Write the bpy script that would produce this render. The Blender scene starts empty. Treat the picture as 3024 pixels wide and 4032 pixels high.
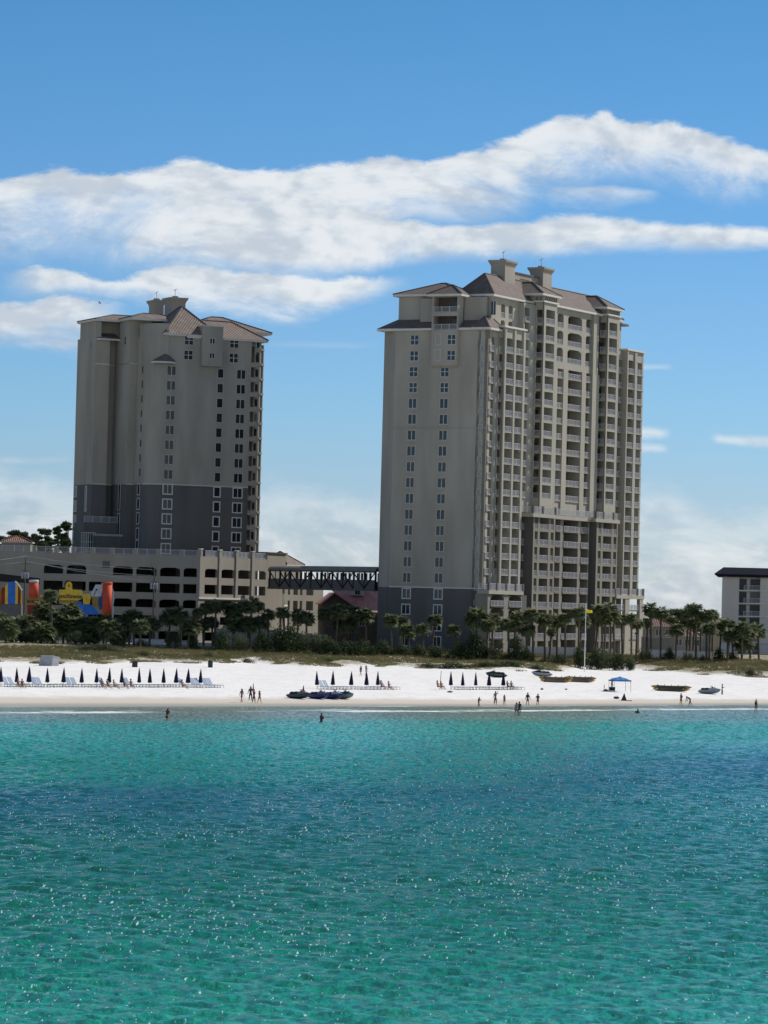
import bpy, math, random
import numpy as np
from mathutils import Vector, Matrix
R = math.radians
random.seed(7); rng = np.random.default_rng(11)
sc = bpy.context.scene
COL = sc.collection
# ------------------------------------------------------------------ camera
F_PX = 14000.0; EYE = 12.0
PITCH = math.atan(376/F_PX); ROLL = 0.026
cam_d = bpy.data.cameras.new('camera'); cam = bpy.data.objects.new('camera', cam_d); COL.objects.link(cam)
CM = Matrix.Rotation(math.pi/2+PITCH, 3, 'X') @ Matrix.Rotation(ROLL, 3, 'Z')
cam.matrix_world = Matrix.Translation((0, 0, EYE)) @ CM.to_4x4()
cam_d.sensor_fit = 'HORIZONTAL'; cam_d.sensor_width = 36; cam_d.lens = 36*F_PX/3024
cam_d.clip_start = 1; cam_d.clip_end = 60000
sc.camera = cam
def ray(px, py):
    return CM @ Vector(((px-1512)/F_PX, (2016-py)/F_PX, -1))
def at(px, py, Y):
    d = ray(px, py); k = Y/d.y
    return Vector((d.x*k, Y, EYE+d.z*k))
def zat(px, py, P):                       # height seen at that row above plan point P
    d = ray(px, py); return EYE+d.z*P[1]/d.y
def hit_z(px, py, z):
    d = ray(px, py); k = (z-EYE)/d.z
    return Vector((d.x*k, d.y*k, z))
class Fr:
    """vertical facade frame: a runs along u, b outward along n"""
    def __init__(s, O, u, n): s.O = Vector((O[0], O[1])); s.u = Vector(u).normalized(); s.n = Vector(n).normalized()
    def P(s, a, b, z): q = s.O+s.u*a+s.n*b; return Vector((q.x, q.y, z))
    def a(s, px, py, b=0.0):
        d = ray(px, py); o = s.O+s.n*b
        det = s.u.x*(-d.y)-(-d.x)*s.u.y   # o + a u = k d
        return ((-o.x)*(-d.y)-(-d.x)*(-o.y))/det
    def z(s, px, py, b=0.0):
        return zat(px, py, s.P(s.a(px, py, b), b, 0))
    def sub(s, a, b, u, n):               # u,n given in (a,b) combos
        q = s.O+s.u*a+s.n*b
        return Fr(q, s.u*u[0]+s.n*u[1], s.u*n[0]+s.n*n[1])
# ------------------------------------------------------------------ objects
def tag(o, label=None, cat=None, group=None, kind=None):
    if label: o['label'] = label
    if cat: o['category'] = cat
    if group: o['group'] = group
    if kind: o['kind'] = kind
    return o
def empty(name, loc=(0, 0, 0), rz=0, label=None, cat=None, group=None):
    o = bpy.data.objects.new(name, None); COL.objects.link(o)
    o.location = loc; o.rotation_euler = (0, 0, rz); o.empty_display_size = .2
    return tag(o, label, cat, group)
def copy_tree(o, parent=None):
    c = o.copy(); COL.objects.link(c); c.parent = parent
    for ch in list(o.children): copy_tree(ch, c)
    return c
class MB:
    def __init__(s): s.v = []; s.f = []; s.m = []; s.uv = []
    def face(s, pts, mi=0, uv=None):
        i = len(s.v); s.v += [tuple(p) for p in pts]; s.f.append(tuple(range(i, i+len(pts)))); s.m.append(mi)
        s.uv.append(uv or [(0, 0)]*len(pts))
    def hexa(s, p, mi=0, skip=()):        # 8 corners: bottom 4 ccw, top 4
        i = len(s.v); s.v += [tuple(q) for q in p]
        for k, q in enumerate(((0, 3, 2, 1), (4, 5, 6, 7), (0, 1, 5, 4), (1, 2, 6, 5), (2, 3, 7, 6), (3, 0, 4, 7))):
            if k in skip: continue
            s.f.append(tuple(i+x for x in q)); s.m.append(mi); s.uv.append([(0, 0)]*4)
    def box(s, x0, x1, y0, y1, z0, z1, mi=0):
        s.hexa([(x0, y0, z0), (x1, y0, z0), (x1, y1, z0), (x0, y1, z0), (x0, y0, z1), (x1, y0, z1), (x1, y1, z1), (x0, y1, z1)], mi)
    def fbox(s, F, a0, a1, b0, b1, z0, z1, mi=0):
        s.hexa([F.P(a0, b0, z0), F.P(a1, b0, z0), F.P(a1, b1, z0), F.P(a0, b1, z0), F.P(a0, b0, z1), F.P(a1, b0, z1), F.P(a1, b1, z1), F.P(a0, b1, z1)], mi)
    def prism(s, poly, z0, z1, mi=0, cap=True):
        n = len(poly); i = len(s.v)
        s.v += [(p[0], p[1], z0) for p in poly]+[(p[0], p[1], z1) for p in poly]
        for k in range(n):
            j = (k+1) % n; s.f.append((i+k, i+j, i+n+j, i+n+k)); s.m.append(mi); s.uv.append([(0, 0)]*4)
        if cap:
            s.f.append(tuple(i+n+k for k in range(n))); s.m.append(mi); s.uv.append([(0, 0)]*n)
            s.f.append(tuple(i+k for k in reversed(range(n)))); s.m.append(mi); s.uv.append([(0, 0)]*n)
    def tube(s, pts, rad, n=8, mi=0, cap=True, flat=(1, 1)):
        pts = [Vector(p) for p in pts]
        if not hasattr(rad, '__len__'): rad = [rad]*len(pts)
        i0 = len(s.v)
        for k, p in enumerate(pts):
            d = (pts[min(k+1, len(pts)-1)]-pts[max(k-1, 0)])
            if d.length < 1e-9: d = Vector((0, 0, 1))
            d.normalize()
            up = Vector((0, 0, 1)) if abs(d.z) < .95 else Vector((0, 1, 0))
            x = d.cross(up).normalized(); y = x.cross(d)
            for j in range(n):
                t = 2*math.pi*j/n
                s.v.append(tuple(p+(x*math.cos(t)*flat[0]+y*math.sin(t)*flat[1])*rad[k]))
        for k in range(len(pts)-1):
            for j in range(n):
                a = i0+k*n+j; b = i0+k*n+(j+1) % n
                s.f.append((a, b, b+n, a+n)); s.m.append(mi); s.uv.append([(0, 0)]*4)
        if cap:
            s.f.append(tuple(i0+j for j in reversed(range(n)))); s.m.append(mi); s.uv.append([(0, 0)]*n)
            e = i0+(len(pts)-1)*n
            s.f.append(tuple(e+j for j in range(n))); s.m.append(mi); s.uv.append([(0, 0)]*n)
    def lathe(s, prof, n=16, c=(0, 0), mi=0, sc=(1, 1)):
        i0 = len(s.v)
        for r, z in prof:
            for j in range(n):
                t = 2*math.pi*j/n; s.v.append((c[0]+r*math.cos(t)*sc[0], c[1]+r*math.sin(t)*sc[1], z))
        for k in range(len(prof)-1):
            for j in range(n):
                a = i0+k*n+j; b = i0+k*n+(j+1) % n
                s.f.append((a, b, b+n, a+n)); s.m.append(mi); s.uv.append([(0, 0)]*4)
        s.f.append(tuple(i0+j for j in reversed(range(n)))); s.m.append(mi); s.uv.append([(0, 0)]*n)
        e = i0+(len(prof)-1)*n
        s.f.append(tuple(e+j for j in range(n))); s.m.append(mi); s.uv.append([(0, 0)]*n)
    def ring_loft(s, rings, mi=0, cap=True):
        n = len(rings[0]); i0 = len(s.v)
        for r in rings: s.v += [tuple(p) for p in r]
        for k in range(len(rings)-1):
            for j in range(n):
                a = i0+k*n+j; b = i0+k*n+(j+1) % n
                s.f.append((a, b, b+n, a+n)); s.m.append(mi); s.uv.append([(0, 0)]*4)
        if cap:
            s.f.append(tuple(i0+j for j in reversed(range(n)))); s.m.append(mi); s.uv.append([(0, 0)]*n)
            e = i0+(len(rings)-1)*n
            s.f.append(tuple(e+j for j in range(n))); s.m.append(mi); s.uv.append([(0, 0)]*n)
    def mesh(s, name, mats, origin=None, smooth=False):
        me = bpy.data.meshes.new(name)
        v = s.v
        if origin is not None:
            o = origin; v = [(p[0]-o[0], p[1]-o[1], p[2]-o[2]) for p in v]
        me.from_pydata(v, [], s.f)
        if not isinstance(mats, (list, tuple)): mats = [mats]
        for m in mats: me.materials.append(m)
        if any(s.m): me.polygons.foreach_set('material_index', s.m)
        if any(u != (0, 0) for q in s.uv for u in q):
            l = me.uv_layers.new(name='uv')
            l.data.foreach_set('uv', [c for q in s.uv for u in q for c in u])
        if smooth: me.polygons.foreach_set('use_smooth', [True]*len(me.polygons))
        me.update(); return me
    def build(s, name, mats, parent=None, origin=None, smooth=False, **kw):
        o = bpy.data.objects.new(name, s.mesh(name, mats, origin, smooth)); COL.objects.link(o)
        if parent is not None: o.parent = parent
        return tag(o, **kw) if kw else o
# ------------------------------------------------------------------ materials
def lin(c):
    return tuple((x/12.92 if x <= .04045 else ((x+.055)/1.055)**2.4) for x in (c[0]/255, c[1]/255, c[2]/255))
def mat(name, col, rough=.8, metal=0, var=.12, scale=.6, spec=.3, bump=0, bscale=20, col2=None, fine=0, coords='Object', streak=0):
    m = bpy.data.materials.new(name); m.use_nodes = True
    nt = m.node_tree; N = nt.nodes; L = nt.links
    b = N['Principled BSDF']; b.inputs['Roughness'].default_value = rough; b.inputs['Metallic'].default_value = metal
    b.inputs['Specular IOR Level'].default_value = spec
    tc = N.new('ShaderNodeTexCoord')
    n = N.new('ShaderNodeTexNoise'); n.inputs['Scale'].default_value = scale; n.inputs['Detail'].default_value = 6
    mp = N.new('ShaderNodeMapping'); L.new(tc.outputs[coords], mp.inputs[0]); L.new(mp.outputs[0], n.inputs['Vector'])
    if streak: mp.inputs['Scale'].default_value = (1, 1, streak)
    mx = N.new('ShaderNodeMix'); mx.data_type = 'RGBA'
    c2 = col2 or tuple(max(0, x*(1-var*2)) for x in col)
    mx.inputs[6].default_value = (*col, 1); mx.inputs[7].default_value = (*c2, 1)
    r = N.new('ShaderNodeMapRange'); r.inputs[1].default_value = .35; r.inputs[2].default_value = .65
    L.new(n.outputs[0], r.inputs[0]); L.new(r.outputs[0], mx.inputs[0])
    L.new(mx.outputs[2], b.inputs['Base Color'])
    if bump:
        n2 = N.new('ShaderNodeTexNoise'); n2.inputs['Scale'].default_value = bscale; n2.inputs['Detail'].default_value = 4
        L.new(tc.outputs[coords], n2.inputs['Vector'])
        bp = N.new('ShaderNodeBump'); bp.inputs['Strength'].default_value = bump; bp.inputs['Distance'].default_value = .05
        L.new(n2.outputs[0], bp.inputs['Height']); L.new(bp.outputs[0], b.inputs['Normal'])
    return m
def roofmat(name, c1, c2, pitch, dark=.5, bump=.6):
    m = mat(name, c1, .8, var=.1, col2=c2, scale=.8)
    nt = m.node_tree; N = nt.nodes; L = nt.links; b = N['Principled BSDF']
    uv = N.new('ShaderNodeUVMap'); w = N.new('ShaderNodeTexWave'); w.wave_type = 'BANDS'; w.bands_direction = 'X'
    w.inputs['Scale'].default_value = .314/pitch*1.0; w.inputs['Distortion'].default_value = .3
    L.new(uv.outputs[0], w.inputs[0])
    bp = N.new('ShaderNodeBump'); bp.inputs['Strength'].default_value = bump; bp.inputs['Distance'].default_value = .12
    L.new(w.outputs[1], bp.inputs['Height']); L.new(bp.outputs[0], b.inputs['Normal'])
    src = b.inputs['Base Color'].links[0].from_socket
    mx = N.new('ShaderNodeMix'); mx.data_type = 'RGBA'; mx.blend_type = 'MULTIPLY'; mx.inputs[0].default_value = 1
    cr = N.new('ShaderNodeMapRange'); cr.inputs[1].default_value = .1; cr.inputs[2].default_value = .55; cr.inputs[3].default_value = dark; cr.inputs[4].default_value = 1.0
    L.new(w.outputs[1], cr.inputs[0]); L.new(src, mx.inputs[6]); L.new(cr.outputs[0], mx.inputs[7]); L.new(mx.outputs[2], b.inputs['Base Color'])
    return m
M = {}
def setup_mats():
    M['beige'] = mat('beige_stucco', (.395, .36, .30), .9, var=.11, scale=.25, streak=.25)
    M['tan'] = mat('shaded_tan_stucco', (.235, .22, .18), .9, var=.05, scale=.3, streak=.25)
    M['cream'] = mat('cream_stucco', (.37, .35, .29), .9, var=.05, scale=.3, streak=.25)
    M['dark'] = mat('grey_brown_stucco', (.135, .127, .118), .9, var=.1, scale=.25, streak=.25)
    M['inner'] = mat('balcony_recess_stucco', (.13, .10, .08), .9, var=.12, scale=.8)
    M['trim'] = mat('pale_trim', (.62, .60, .54), .7, var=.05)
    M['beige2'] = mat('window_surround', (.47, .42, .34), .85, var=.04)
    M['white'] = mat('white_paint', (.74, .74, .72), .6, var=.05)
    M['rail'] = mat('white_railing', (.50, .50, .52), .5, var=.06)
    M['glass'] = mat('dark_glass', (.006, .012, .025), .12, var=.3, scale=.35, spec=.6)
    M['door'] = mat('dark_sliding_door', (.012, .012, .02), .25, var=.3, scale=.7, spec=.5)
    M['roof'] = roofmat('brown_metal_roof', (.18, .142, .122), (.145, .112, .096), .55, .8, .5)
    M['tile'] = roofmat('ribbed_tan_tile', (.36, .285, .24), (.28, .215, .18), .34, .28, 1.0)
    M['shadow_roof'] = M['roof']
    M['copper'] = mat('lattice_dark', (.05, .07, .065), .7)
    M['concrete'] = mat('garage_stucco', (.325, .298, .25), .9, var=.07, scale=.3, streak=.2)
    M['slab'] = mat('garage_concrete', (.14, .13, .12), .9, var=.1)
    M['bark'] = mat('palm_bark', (.15, .125, .10), .95, var=.25, scale=3, bump=.6, bscale=12)
    M['frond'] = mat('palm_frond', (.23, .26, .12), .6, var=.3, scale=.9, col2=(.11, .14, .06), spec=.35)
    M['dry'] = mat('dry_frond', (.22, .18, .10), .85, var=.25, scale=1.2)
    M['leaf'] = mat('shrub_leaf', (.06, .085, .03), .7, var=.3, scale=.7, col2=(.02, .035, .014))
    M['leaf2'] = mat('greygreen_leaf', (.10, .12, .06), .8, var=.3, scale=.7, col2=(.05, .065, .03))
    M['pine'] = mat('pine_needles', (.10, .13, .055), .8, var=.3, scale=.5, col2=(.05, .07, .03))
    M['grass'] = mat('dune_grass_blades', (.23, .195, .10), .9, var=.3, scale=.09, col2=(.12, .125, .05))
    M['wood'] = mat('weathered_wood', (.16, .13, .10), .9, var=.2, scale=3)
    M['steel'] = mat('galvanised_steel', (.45, .46, .46), .4, .6)
    M['black'] = mat('black_plastic', (.012, .012, .014), .5)
    M['navy'] = mat('navy_canvas', (.010, .012, .045), .8, var=.15, scale=2)
    M['greybox'] = mat('weathered_grey_panel', (.36, .38, .40), .8, var=.1, scale=1.5)
    M['olive'] = mat('olive_membrane_roof', (.24, .22, .17), .6, var=.08)
    M['redroof'] = mat('red_shingle', (.90, .44, .37), .85, var=.12, scale=1)
    M['white2'] = mat('white_stucco_weathered', (.60, .585, .56), .85, var=.1, scale=.25, col2=(.50, .485, .46), streak=.3)
    M['navyroof'] = mat('navy_shingle', (.012, .016, .035), .9)
    M['terracotta'] = roofmat('terracotta_tile', (.42, .22, .15), (.30, .15, .10), .4, .35, 1)
    M['brickroof'] = roofmat('brick_red_roof', (.24, .13, .11), (.17, .10, .09), .5, .6, .6)
def vary(m, cols):
    nt = m.node_tree; N = nt.nodes; L = nt.links; oi = N.new('ShaderNodeObjectInfo'); r = N.new('ShaderNodeValToRGB'); r.color_ramp.interpolation = 'CONSTANT'
    e = r.color_ramp.elements; e[0].position = 0; e[0].color = (*cols[0], 1); e[1].position = 1/len(cols); e[1].color = (*cols[1], 1)
    for i, c in enumerate(cols[2:]): q = e.new((i+2)/len(cols)); q.color = (*c, 1)
    L.new(oi.outputs['Random'], r.inputs[0]); L.new(r.outputs[0], N['Principled BSDF'].inputs['Base Color'])
setup_mats()
def transl(m, k=.4):
    nt = m.node_tree; N = nt.nodes; L = nt.links; b = N['Principled BSDF']; t = N.new('ShaderNodeBsdfTranslucent'); mx = N.new('ShaderNodeMixShader'); mx.inputs[0].default_value = k
    L.new(b.inputs['Base Color'].links[0].from_socket, t.inputs[0]); L.new(b.outputs[0], mx.inputs[1]); L.new(t.outputs[0], mx.inputs[2]); L.new(mx.outputs[0], N['Material Output'].inputs[0])
for k_ in ('frond', 'leaf', 'leaf2', 'grass', 'pine', 'dry'): transl(M[k_])
vary(M['glass'], [(.006, .012, .025), (.015, .025, .04), (.004, .008, .02), (.02, .026, .036), (.01, .02, .03), (.012, .016, .024), (.008, .012, .02)])
vary(M['door'], [(.012, .012, .02), (.02, .02, .03), (.05, .045, .04), (.01, .01, .012), (.12, .11, .10), (.015, .02, .03)])
# ------------------------------------------------------------------ light and sky
SUN_AZ = R(57); SUN_EL = R(42)            # azimuth clockwise from the view direction (+Y)
sun_dir = Vector((math.sin(SUN_AZ)*math.cos(SUN_EL), math.cos(SUN_AZ)*math.cos(SUN_EL), math.sin(SUN_EL)))
sd = bpy.data.lights.new('sun', 'SUN'); sd.energy = 4.3; sd.angle = R(.5); sd.color = (1, .95, .87)
so = bpy.data.objects.new('sun', sd); COL.objects.link(so); so.rotation_euler = (-sun_dir).to_track_quat('-Z', 'Y').to_euler()
w = bpy.data.worlds.new('World'); sc.world = w; w.use_nodes = True
nt = w.node_tree; N = nt.nodes; L = nt.links
for n in list(N): N.remove(n)
out = N.new('ShaderNodeOutputWorld'); bg = N.new('ShaderNodeBackground'); bg.inputs[1].default_value = .10
L.new(bg.outputs[0], out.inputs[0])
sky = N.new('ShaderNodeTexSky'); sky.sky_type = 'NISHITA'; sky.sun_disc = False
sky.sun_elevation = SUN_EL; sky.sun_rotation = SUN_AZ; sky.air_density = 1; sky.dust_density = .3; sky.ozone_density = 2
def nd(t, **k):
    n = N.new(t)
    for a, b in k.items(): setattr(n, a, b)
    return n
def mth(op, a, b=None, c=None, clamp=False):
    n = N.new('ShaderNodeMath'); n.operation = op; n.use_clamp = clamp
    for i, x in enumerate((a, b, c)):
        if x is None: continue
        if isinstance(x, (int, float)): n.inputs[i].default_value = x
        else: L.new(x, n.inputs[i])
    return n.outputs[0]
def sstep(x, lo, hi, a=0.0, b=1.0):
    n = N.new('ShaderNodeMapRange'); n.interpolation_type = 'SMOOTHSTEP'
    for i, v in ((1, lo), (2, hi), (3, a), (4, b)):
        if isinstance(v, (int, float)): n.inputs[i].default_value = v
        else: L.new(v, n.inputs[i])
    L.new(x, n.inputs[0]); return n.outputs[0]
tc = N.new('ShaderNodeTexCoord'); sx = N.new('ShaderNodeSeparateXYZ'); L.new(tc.outputs['Generated'], sx.inputs[0])
az = mth('ARCTAN2', sx.outputs[0], sx.outputs[1])
el = mth('ARCSINE', sx.outputs[2])
# noise fields over the sky sphere
comb = N.new('ShaderNodeCombineXYZ'); L.new(mth('MULTIPLY', az, .62), comb.inputs[0]); L.new(mth('MULTIPLY', el, 1.25), comb.inputs[1])
def noise(scale, detail=6, rough=.55, off=0.0, dist=0.0):
    n = N.new('ShaderNodeTexNoise'); n.inputs['Scale'].default_value = scale; n.inputs['Detail'].default_value = detail
    n.inputs['Roughness'].default_value = rough; n.inputs['Distortion'].default_value = dist
    mp = N.new('ShaderNodeMapping'); mp.inputs['Location'].default_value = (off, off*.7, off*.3)
    L.new(comb.outputs[0], mp.inputs[0]); L.new(mp.outputs[0], n.inputs['Vector']); return n.outputs[0]
n_big = noise(34, 9, .62, 3.1, .35); n_med = noise(105, 9, .66, 7.7, .25); n_wisp = noise(26, 10, .68, 12.3, .9)
n_a = noise(38, 5, .5, 21.0, .2); n_b = noise(38, 5, .5, 21.0+.0022, .2)
AZ0, AZ1 = -.13, .13; EL0, EL1 = 0.0, .18
def azel(px, py):
    d = ray(px, py).normalized(); return math.atan2(d.x, d.y), math.asin(d.z)
azn = mth('DIVIDE', mth('SUBTRACT', az, AZ0), AZ1-AZ0)
def curve(pts):
    """pts in photo pixels (display 1659 wide) -> float curve of elevation over azimuth"""
    fc = N.new('ShaderNodeFloatCurve'); c = fc.mapping.curves[0]
    q = []
    for x, y in pts:
        a, e = azel(x*1.8228, y*1.8228); q.append(((a-AZ0)/(AZ1-AZ0), (e-EL0)/(EL1-EL0)))
    q.sort(); q = [(0.0, q[0][1])]+[p for p in q if 0.001 < p[0] < .999]+[(1.0, q[-1][1])]
    c.points[0].location = q[0]; c.points[1].location = q[-1]
    for p in q[1:-1]: c.points.new(*p)
    for p in c.points: p.handle_type = 'AUTO'
    fc.mapping.use_clip = False; fc.mapping.update()
    L.new(azn, fc.inputs[1])
    return mth('MULTIPLY_ADD', fc.outputs[0], EL1-EL0, EL0)
def layer(top, bot, st=.0009, sb=.004, opac=1.0, wob=.0062, wobb=.0125, az_rng=None, thin=.5):
    t = curve(top); b = curve(bot)
    e_t = mth('ADD', el, mth('ADD', mth('MULTIPLY', mth('SUBTRACT', n_big, .5), wob), mth('MULTIPLY', mth('SUBTRACT', n_med, .5), wob*1.3)))
    e_b = mth('ADD', el, mth('ADD', mth('MULTIPLY', mth('SUBTRACT', n_wisp, .5), wobb), mth('MULTIPLY', mth('SUBTRACT', n_med, .5), wobb*.5)))
    up = sstep(mth('SUBTRACT', t, e_t), -st*.5, st*2.2)
    dn = sstep(mth('SUBTRACT', e_b, b), -sb, sb)
    d = mth('MULTIPLY', up, dn)
    th = mth('SUBTRACT', 1.0, mth('MULTIPLY', mth('MULTIPLY', sstep(n_wisp, .38, .60, 1.0, 0.0), sstep(mth('SUBTRACT', t, e_t), .004, .012)), thin))
    d = mth('MULTIPLY', mth('MULTIPLY', d, th), opac)
    if az_rng:
        a0 = azel(az_rng[0]*1.8228, 900)[0]; a1 = azel(az_rng[1]*1.8228, 900)[0]; w_ = az_rng[2]*1.8228/F_PX
        aw = mth('ADD', az, mth('MULTIPLY', mth('SUBTRACT', n_big, .5), .012))
        d = mth('MULTIPLY', d, mth('MULTIPLY', sstep(aw, a0-w_, a0+w_), sstep(aw, a1-w_, a1+w_, 1.0, 0.0)))
    return d
LAY = [
 layer([(0,385),(60,370),(130,362),(180,374),(260,366),(330,363),(415,343),(500,356),(600,364),(700,353),(760,354),(840,331),(880,347),(950,340),(1010,322),(1060,310),(1110,290),(1180,254),(1220,242),(1270,247),(1305,233),(1340,256),(1400,269),(1450,268),(1520,283),(1590,300),(1659,322)],
       [(0,556),(100,556),(200,552),(300,560),(450,572),(560,578),(700,565),(800,520),(870,462),(1000,450),(1100,430),(1180,398),(1260,385),(1360,360),(1440,368),(1500,392),(1580,408),(1659,385)], thin=.6, sb=.0075),
 layer([(400,470),(600,455),(800,462),(880,470),(950,480),(1100,482),(1250,460),(1350,471),(1450,482),(1550,479),(1659,488)],
       [(400,560),(600,575),(700,580),(850,570),(930,557),(1100,550),(1200,545),(1300,528),(1400,520),(1500,528),(1659,530)], sb=.003, wob=.004, wobb=.007, az_rng=(440, 1900, 90), thin=.4),
 layer([(1100,395),(1200,402),(1300,398),(1400,402),(1450,410)], [(1100,415),(1200,425),(1300,432),(1400,420),(1450,412)], opac=.75, wob=.003, az_rng=(1170, 1420, 30)),
 layer([(0,586),(60,570),(110,580),(180,590),(260,602),(330,582),(400,566),(500,576),(600,585),(700,592),(800,597),(920,600)],
       [(0,640),(100,646),(300,640),(450,655),(550,664),(600,678),(660,674),(760,640),(860,618),(920,610)], az_rng=(50, 850, 55), thin=.65, sb=.0045),
 layer([(0,650),(60,655),(130,640),(200,650),(300,650)], [(0,748),(100,750),(180,756),(300,735)], az_rng=(-300, 230, 60), thin=.6, sb=.003),
 layer([(0,1015),(80,1028),(150,1035),(400,1060),(560,1046),(650,1040),(740,1062),(850,1085),(1100,1090),(1300,1060),(1430,1038),(1500,1072),(1600,1098),(1659,1092)],
       [(0,1560),(1659,1560)], st=.006, wob=.012, opac=.85, thin=.75, sb=.01),
 layer([(1380,781),(1470,783)], [(1380,794),(1470,796)], opac=.5, wob=.002, wobb=.002, sb=.0008, az_rng=(1380, 1462, 12)),
 layer([(1370,918),(1450,922)], [(1370,945),(1450,942)], opac=.7, wob=.003, wobb=.003, sb=.0015, az_rng=(1370, 1450, 16)),
 layer([(1370,955),(1450,960)], [(1370,975),(1450,975)], opac=.6, wob=.002, wobb=.002, sb=.001, az_rng=(1370, 1450, 16)),
 layer([(1550,936),(1659,938)], [(1550,955),(1659,966)], opac=.65, wob=.002, wobb=.002, sb=.001, az_rng=(1560, 1900, 14)),
 layer([(0,985),(160,988)], [(0,998),(160,996)], opac=.4, wob=.002, wobb=.002, sb=.001, az_rng=(-100, 150, 14)),
 layer([(560,738),(800,738)], [(560,746),(800,748)], opac=.22, wob=.002, wobb=.002, sb=.001, az_rng=(600, 800, 40)),
]
dens = LAY[0]
for l_ in LAY[1:]: dens = mth('MAXIMUM', dens, l_)
# clear-sky tint with elevation (deep blue overhead, pale at the horizon)
ramp = N.new('ShaderNodeValToRGB'); eln = mth('DIVIDE', el, .5, clamp=True); L.new(eln, ramp.inputs[0])
TINT = [(0.0, (0.576, 0.739, 1.111)), (0.06, (0.56, 0.773, 1.197)), (0.113, (0.472, 0.756, 1.163)), (0.163, (0.424, 0.706, 1.111)), (0.24, (0.352, 0.664, 1.026)), (0.36, (0.264, 0.605, 0.898)), (0.7, (0.336, 0.554, 0.855)), (1.0, (0.9, 0.95, 1.0))]
cr = ramp.color_ramp
while len(cr.elements) > 2: cr.elements.remove(cr.elements[-1])
cr.elements[0].position = 0; cr.elements[0].color = (*TINT[0][1], 1); cr.elements[1].position = 1; cr.elements[1].color = (*TINT[-1][1], 1)
for p, c in TINT[1:-1]:
    e = cr.elements.new(p); e.color = (*c, 1)
mul = N.new('ShaderNodeMix'); mul.data_type = 'RGBA'; mul.blend_type = 'MULTIPLY'; mul.inputs[0].default_value = 1
L.new(sky.outputs[0], mul.inputs[6]); L.new(ramp.outputs[0], mul.inputs[7])
cl = N.new('ShaderNodeMix'); cl.data_type = 'RGBA'; cl.inputs[6].default_value = (5.7, 6.3, 7.0, 1); cl.inputs[7].default_value = (8.3, 8.6, 8.75, 1)
L.new(sstep(mth('ADD', mth('MULTIPLY', mth('SUBTRACT', n_a, n_b), 3.6), mth('MULTIPLY', n_big, 1.0)), .22, .66), cl.inputs[0])
fin = N.new('ShaderNodeMix'); fin.data_type = 'RGBA'
L.new(mth('MULTIPLY', dens, .93), fin.inputs[0]); L.new(mul.outputs[2], fin.inputs[6]); L.new(cl.outputs[2], fin.inputs[7])
L.new(fin.outputs[2], bg.inputs[0])
sc.view_settings.view_transform = 'Standard'; sc.view_settings.look = 'None'; sc.view_settings.exposure = 0
sc.cycles.max_bounces = 5; sc.cycles.diffuse_bounces = 3; sc.cycles.sample_clamp_indirect = 6
# ------------------------------------------------------------------ terrain
SH = dict(x=[-2000, 0, 500, 1000, 1500, 2000, 2500, 3024, 5000], y=[2790, 2783, 2782, 2781, 2781, 2781, 2778, 2776, 2770])
def mkline(xs, ys, zs):
    A = []; D = []
    for x, y, z in zip(xs, ys, zs):
        p = hit_z(x, y, z); A.append(p.x/p.y); D.append(p.y)
    return np.array(A), np.array(D), np.array(zs, float)
L_sh = mkline([0, 500, 1000, 1500, 2000, 2500, 3024], [2783, 2782, 2781, 2781, 2781, 2778, 2776], [0]*7)
L_b1 = mkline([0, 500, 1000, 1500, 2000, 2500, 3024], [2748, 2747, 2746, 2745, 2744, 2744, 2744], [.55]*7)
L_b2 = mkline([0, 1000, 1500, 2000, 3024], [2690, 2692, 2692, 2698, 2712], [1.2, 1.2, 1.2, 1.2, 1.2])
fx = [0, 200, 400, 560, 800, 1000, 1200, 1500, 1800, 2000, 2200, 2400, 2600, 2800, 3024]
fy = [2606, 2612, 2612, 2604, 2614, 2606, 2624, 2624, 2632, 2640, 2640, 2628, 2642, 2656, 2664]
L_ft = mkline(fx, fy, [2.0]*len(fx))
cx = [0, 800, 1500, 2000, 2500, 2800, 3024]; cy = [2560, 2565, 2570, 2580, 2588, 2598, 2612]
L_cr = mkline(cx, cy, [3.2, 3.4, 3.8, 3.8, 3.8, 3.8, 3.8])
def ev(Ln, a, k=1): return np.interp(a, Ln[0], Ln[k])
def hnoise(x, y, f, seed):
    r = np.random.default_rng(seed); o = 0
    for i in range(7):
        th = r.uniform(0, 6.28); k = f*r.uniform(.6, 1.6); ph = r.uniform(0, 6.28)
        o = o+np.sin(x*np.cos(th)*k+y*np.sin(th)*k+ph)
    return o/7
def terrain(X, Y):
    X = np.asarray(X, float); Y = np.asarray(Y, float); a = X/np.maximum(Y, 1)
    ds, d1, d2, df, dc = ev(L_sh, a), ev(L_b1, a), ev(L_b2, a), ev(L_ft, a), ev(L_cr, a)
    zc = ev(L_cr, a, 2)
    z = np.where(Y < ds, (Y-ds)*.03, 0)
    seg = [(ds, 0*ds, d1, .55+0*ds), (d1, .55+0*ds, d2, 1.2+0*ds), (d2, 1.2+0*ds, df, 2+0*ds), (df, 2+0*ds, dc, zc), (dc, zc, dc+25, 4+0*ds)]
    for y0, z0, y1, z1 in seg:
        t = (Y-y0)/(y1-y0); z = np.where((t >= 0) & (t <= 1), z0+(z1-z0)*t, z)
    z = np.where(Y > dc+25, 4.0, z)
    z = np.maximum(z, -4)
    g = np.clip((Y-d2)/30, 0, 1)*np.clip((dc+20-Y)/15, 0, 1)
    z = z+g*.35*hnoise(X, Y, .35, 3)*np.clip((Y-df+15)/20, .1, 1)+.03*np.clip((Y-d1)/10, 0, 1)*hnoise(X, Y, 1.3, 5)
    return z
def gz(x, y): return float(terrain(x, y))
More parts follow.
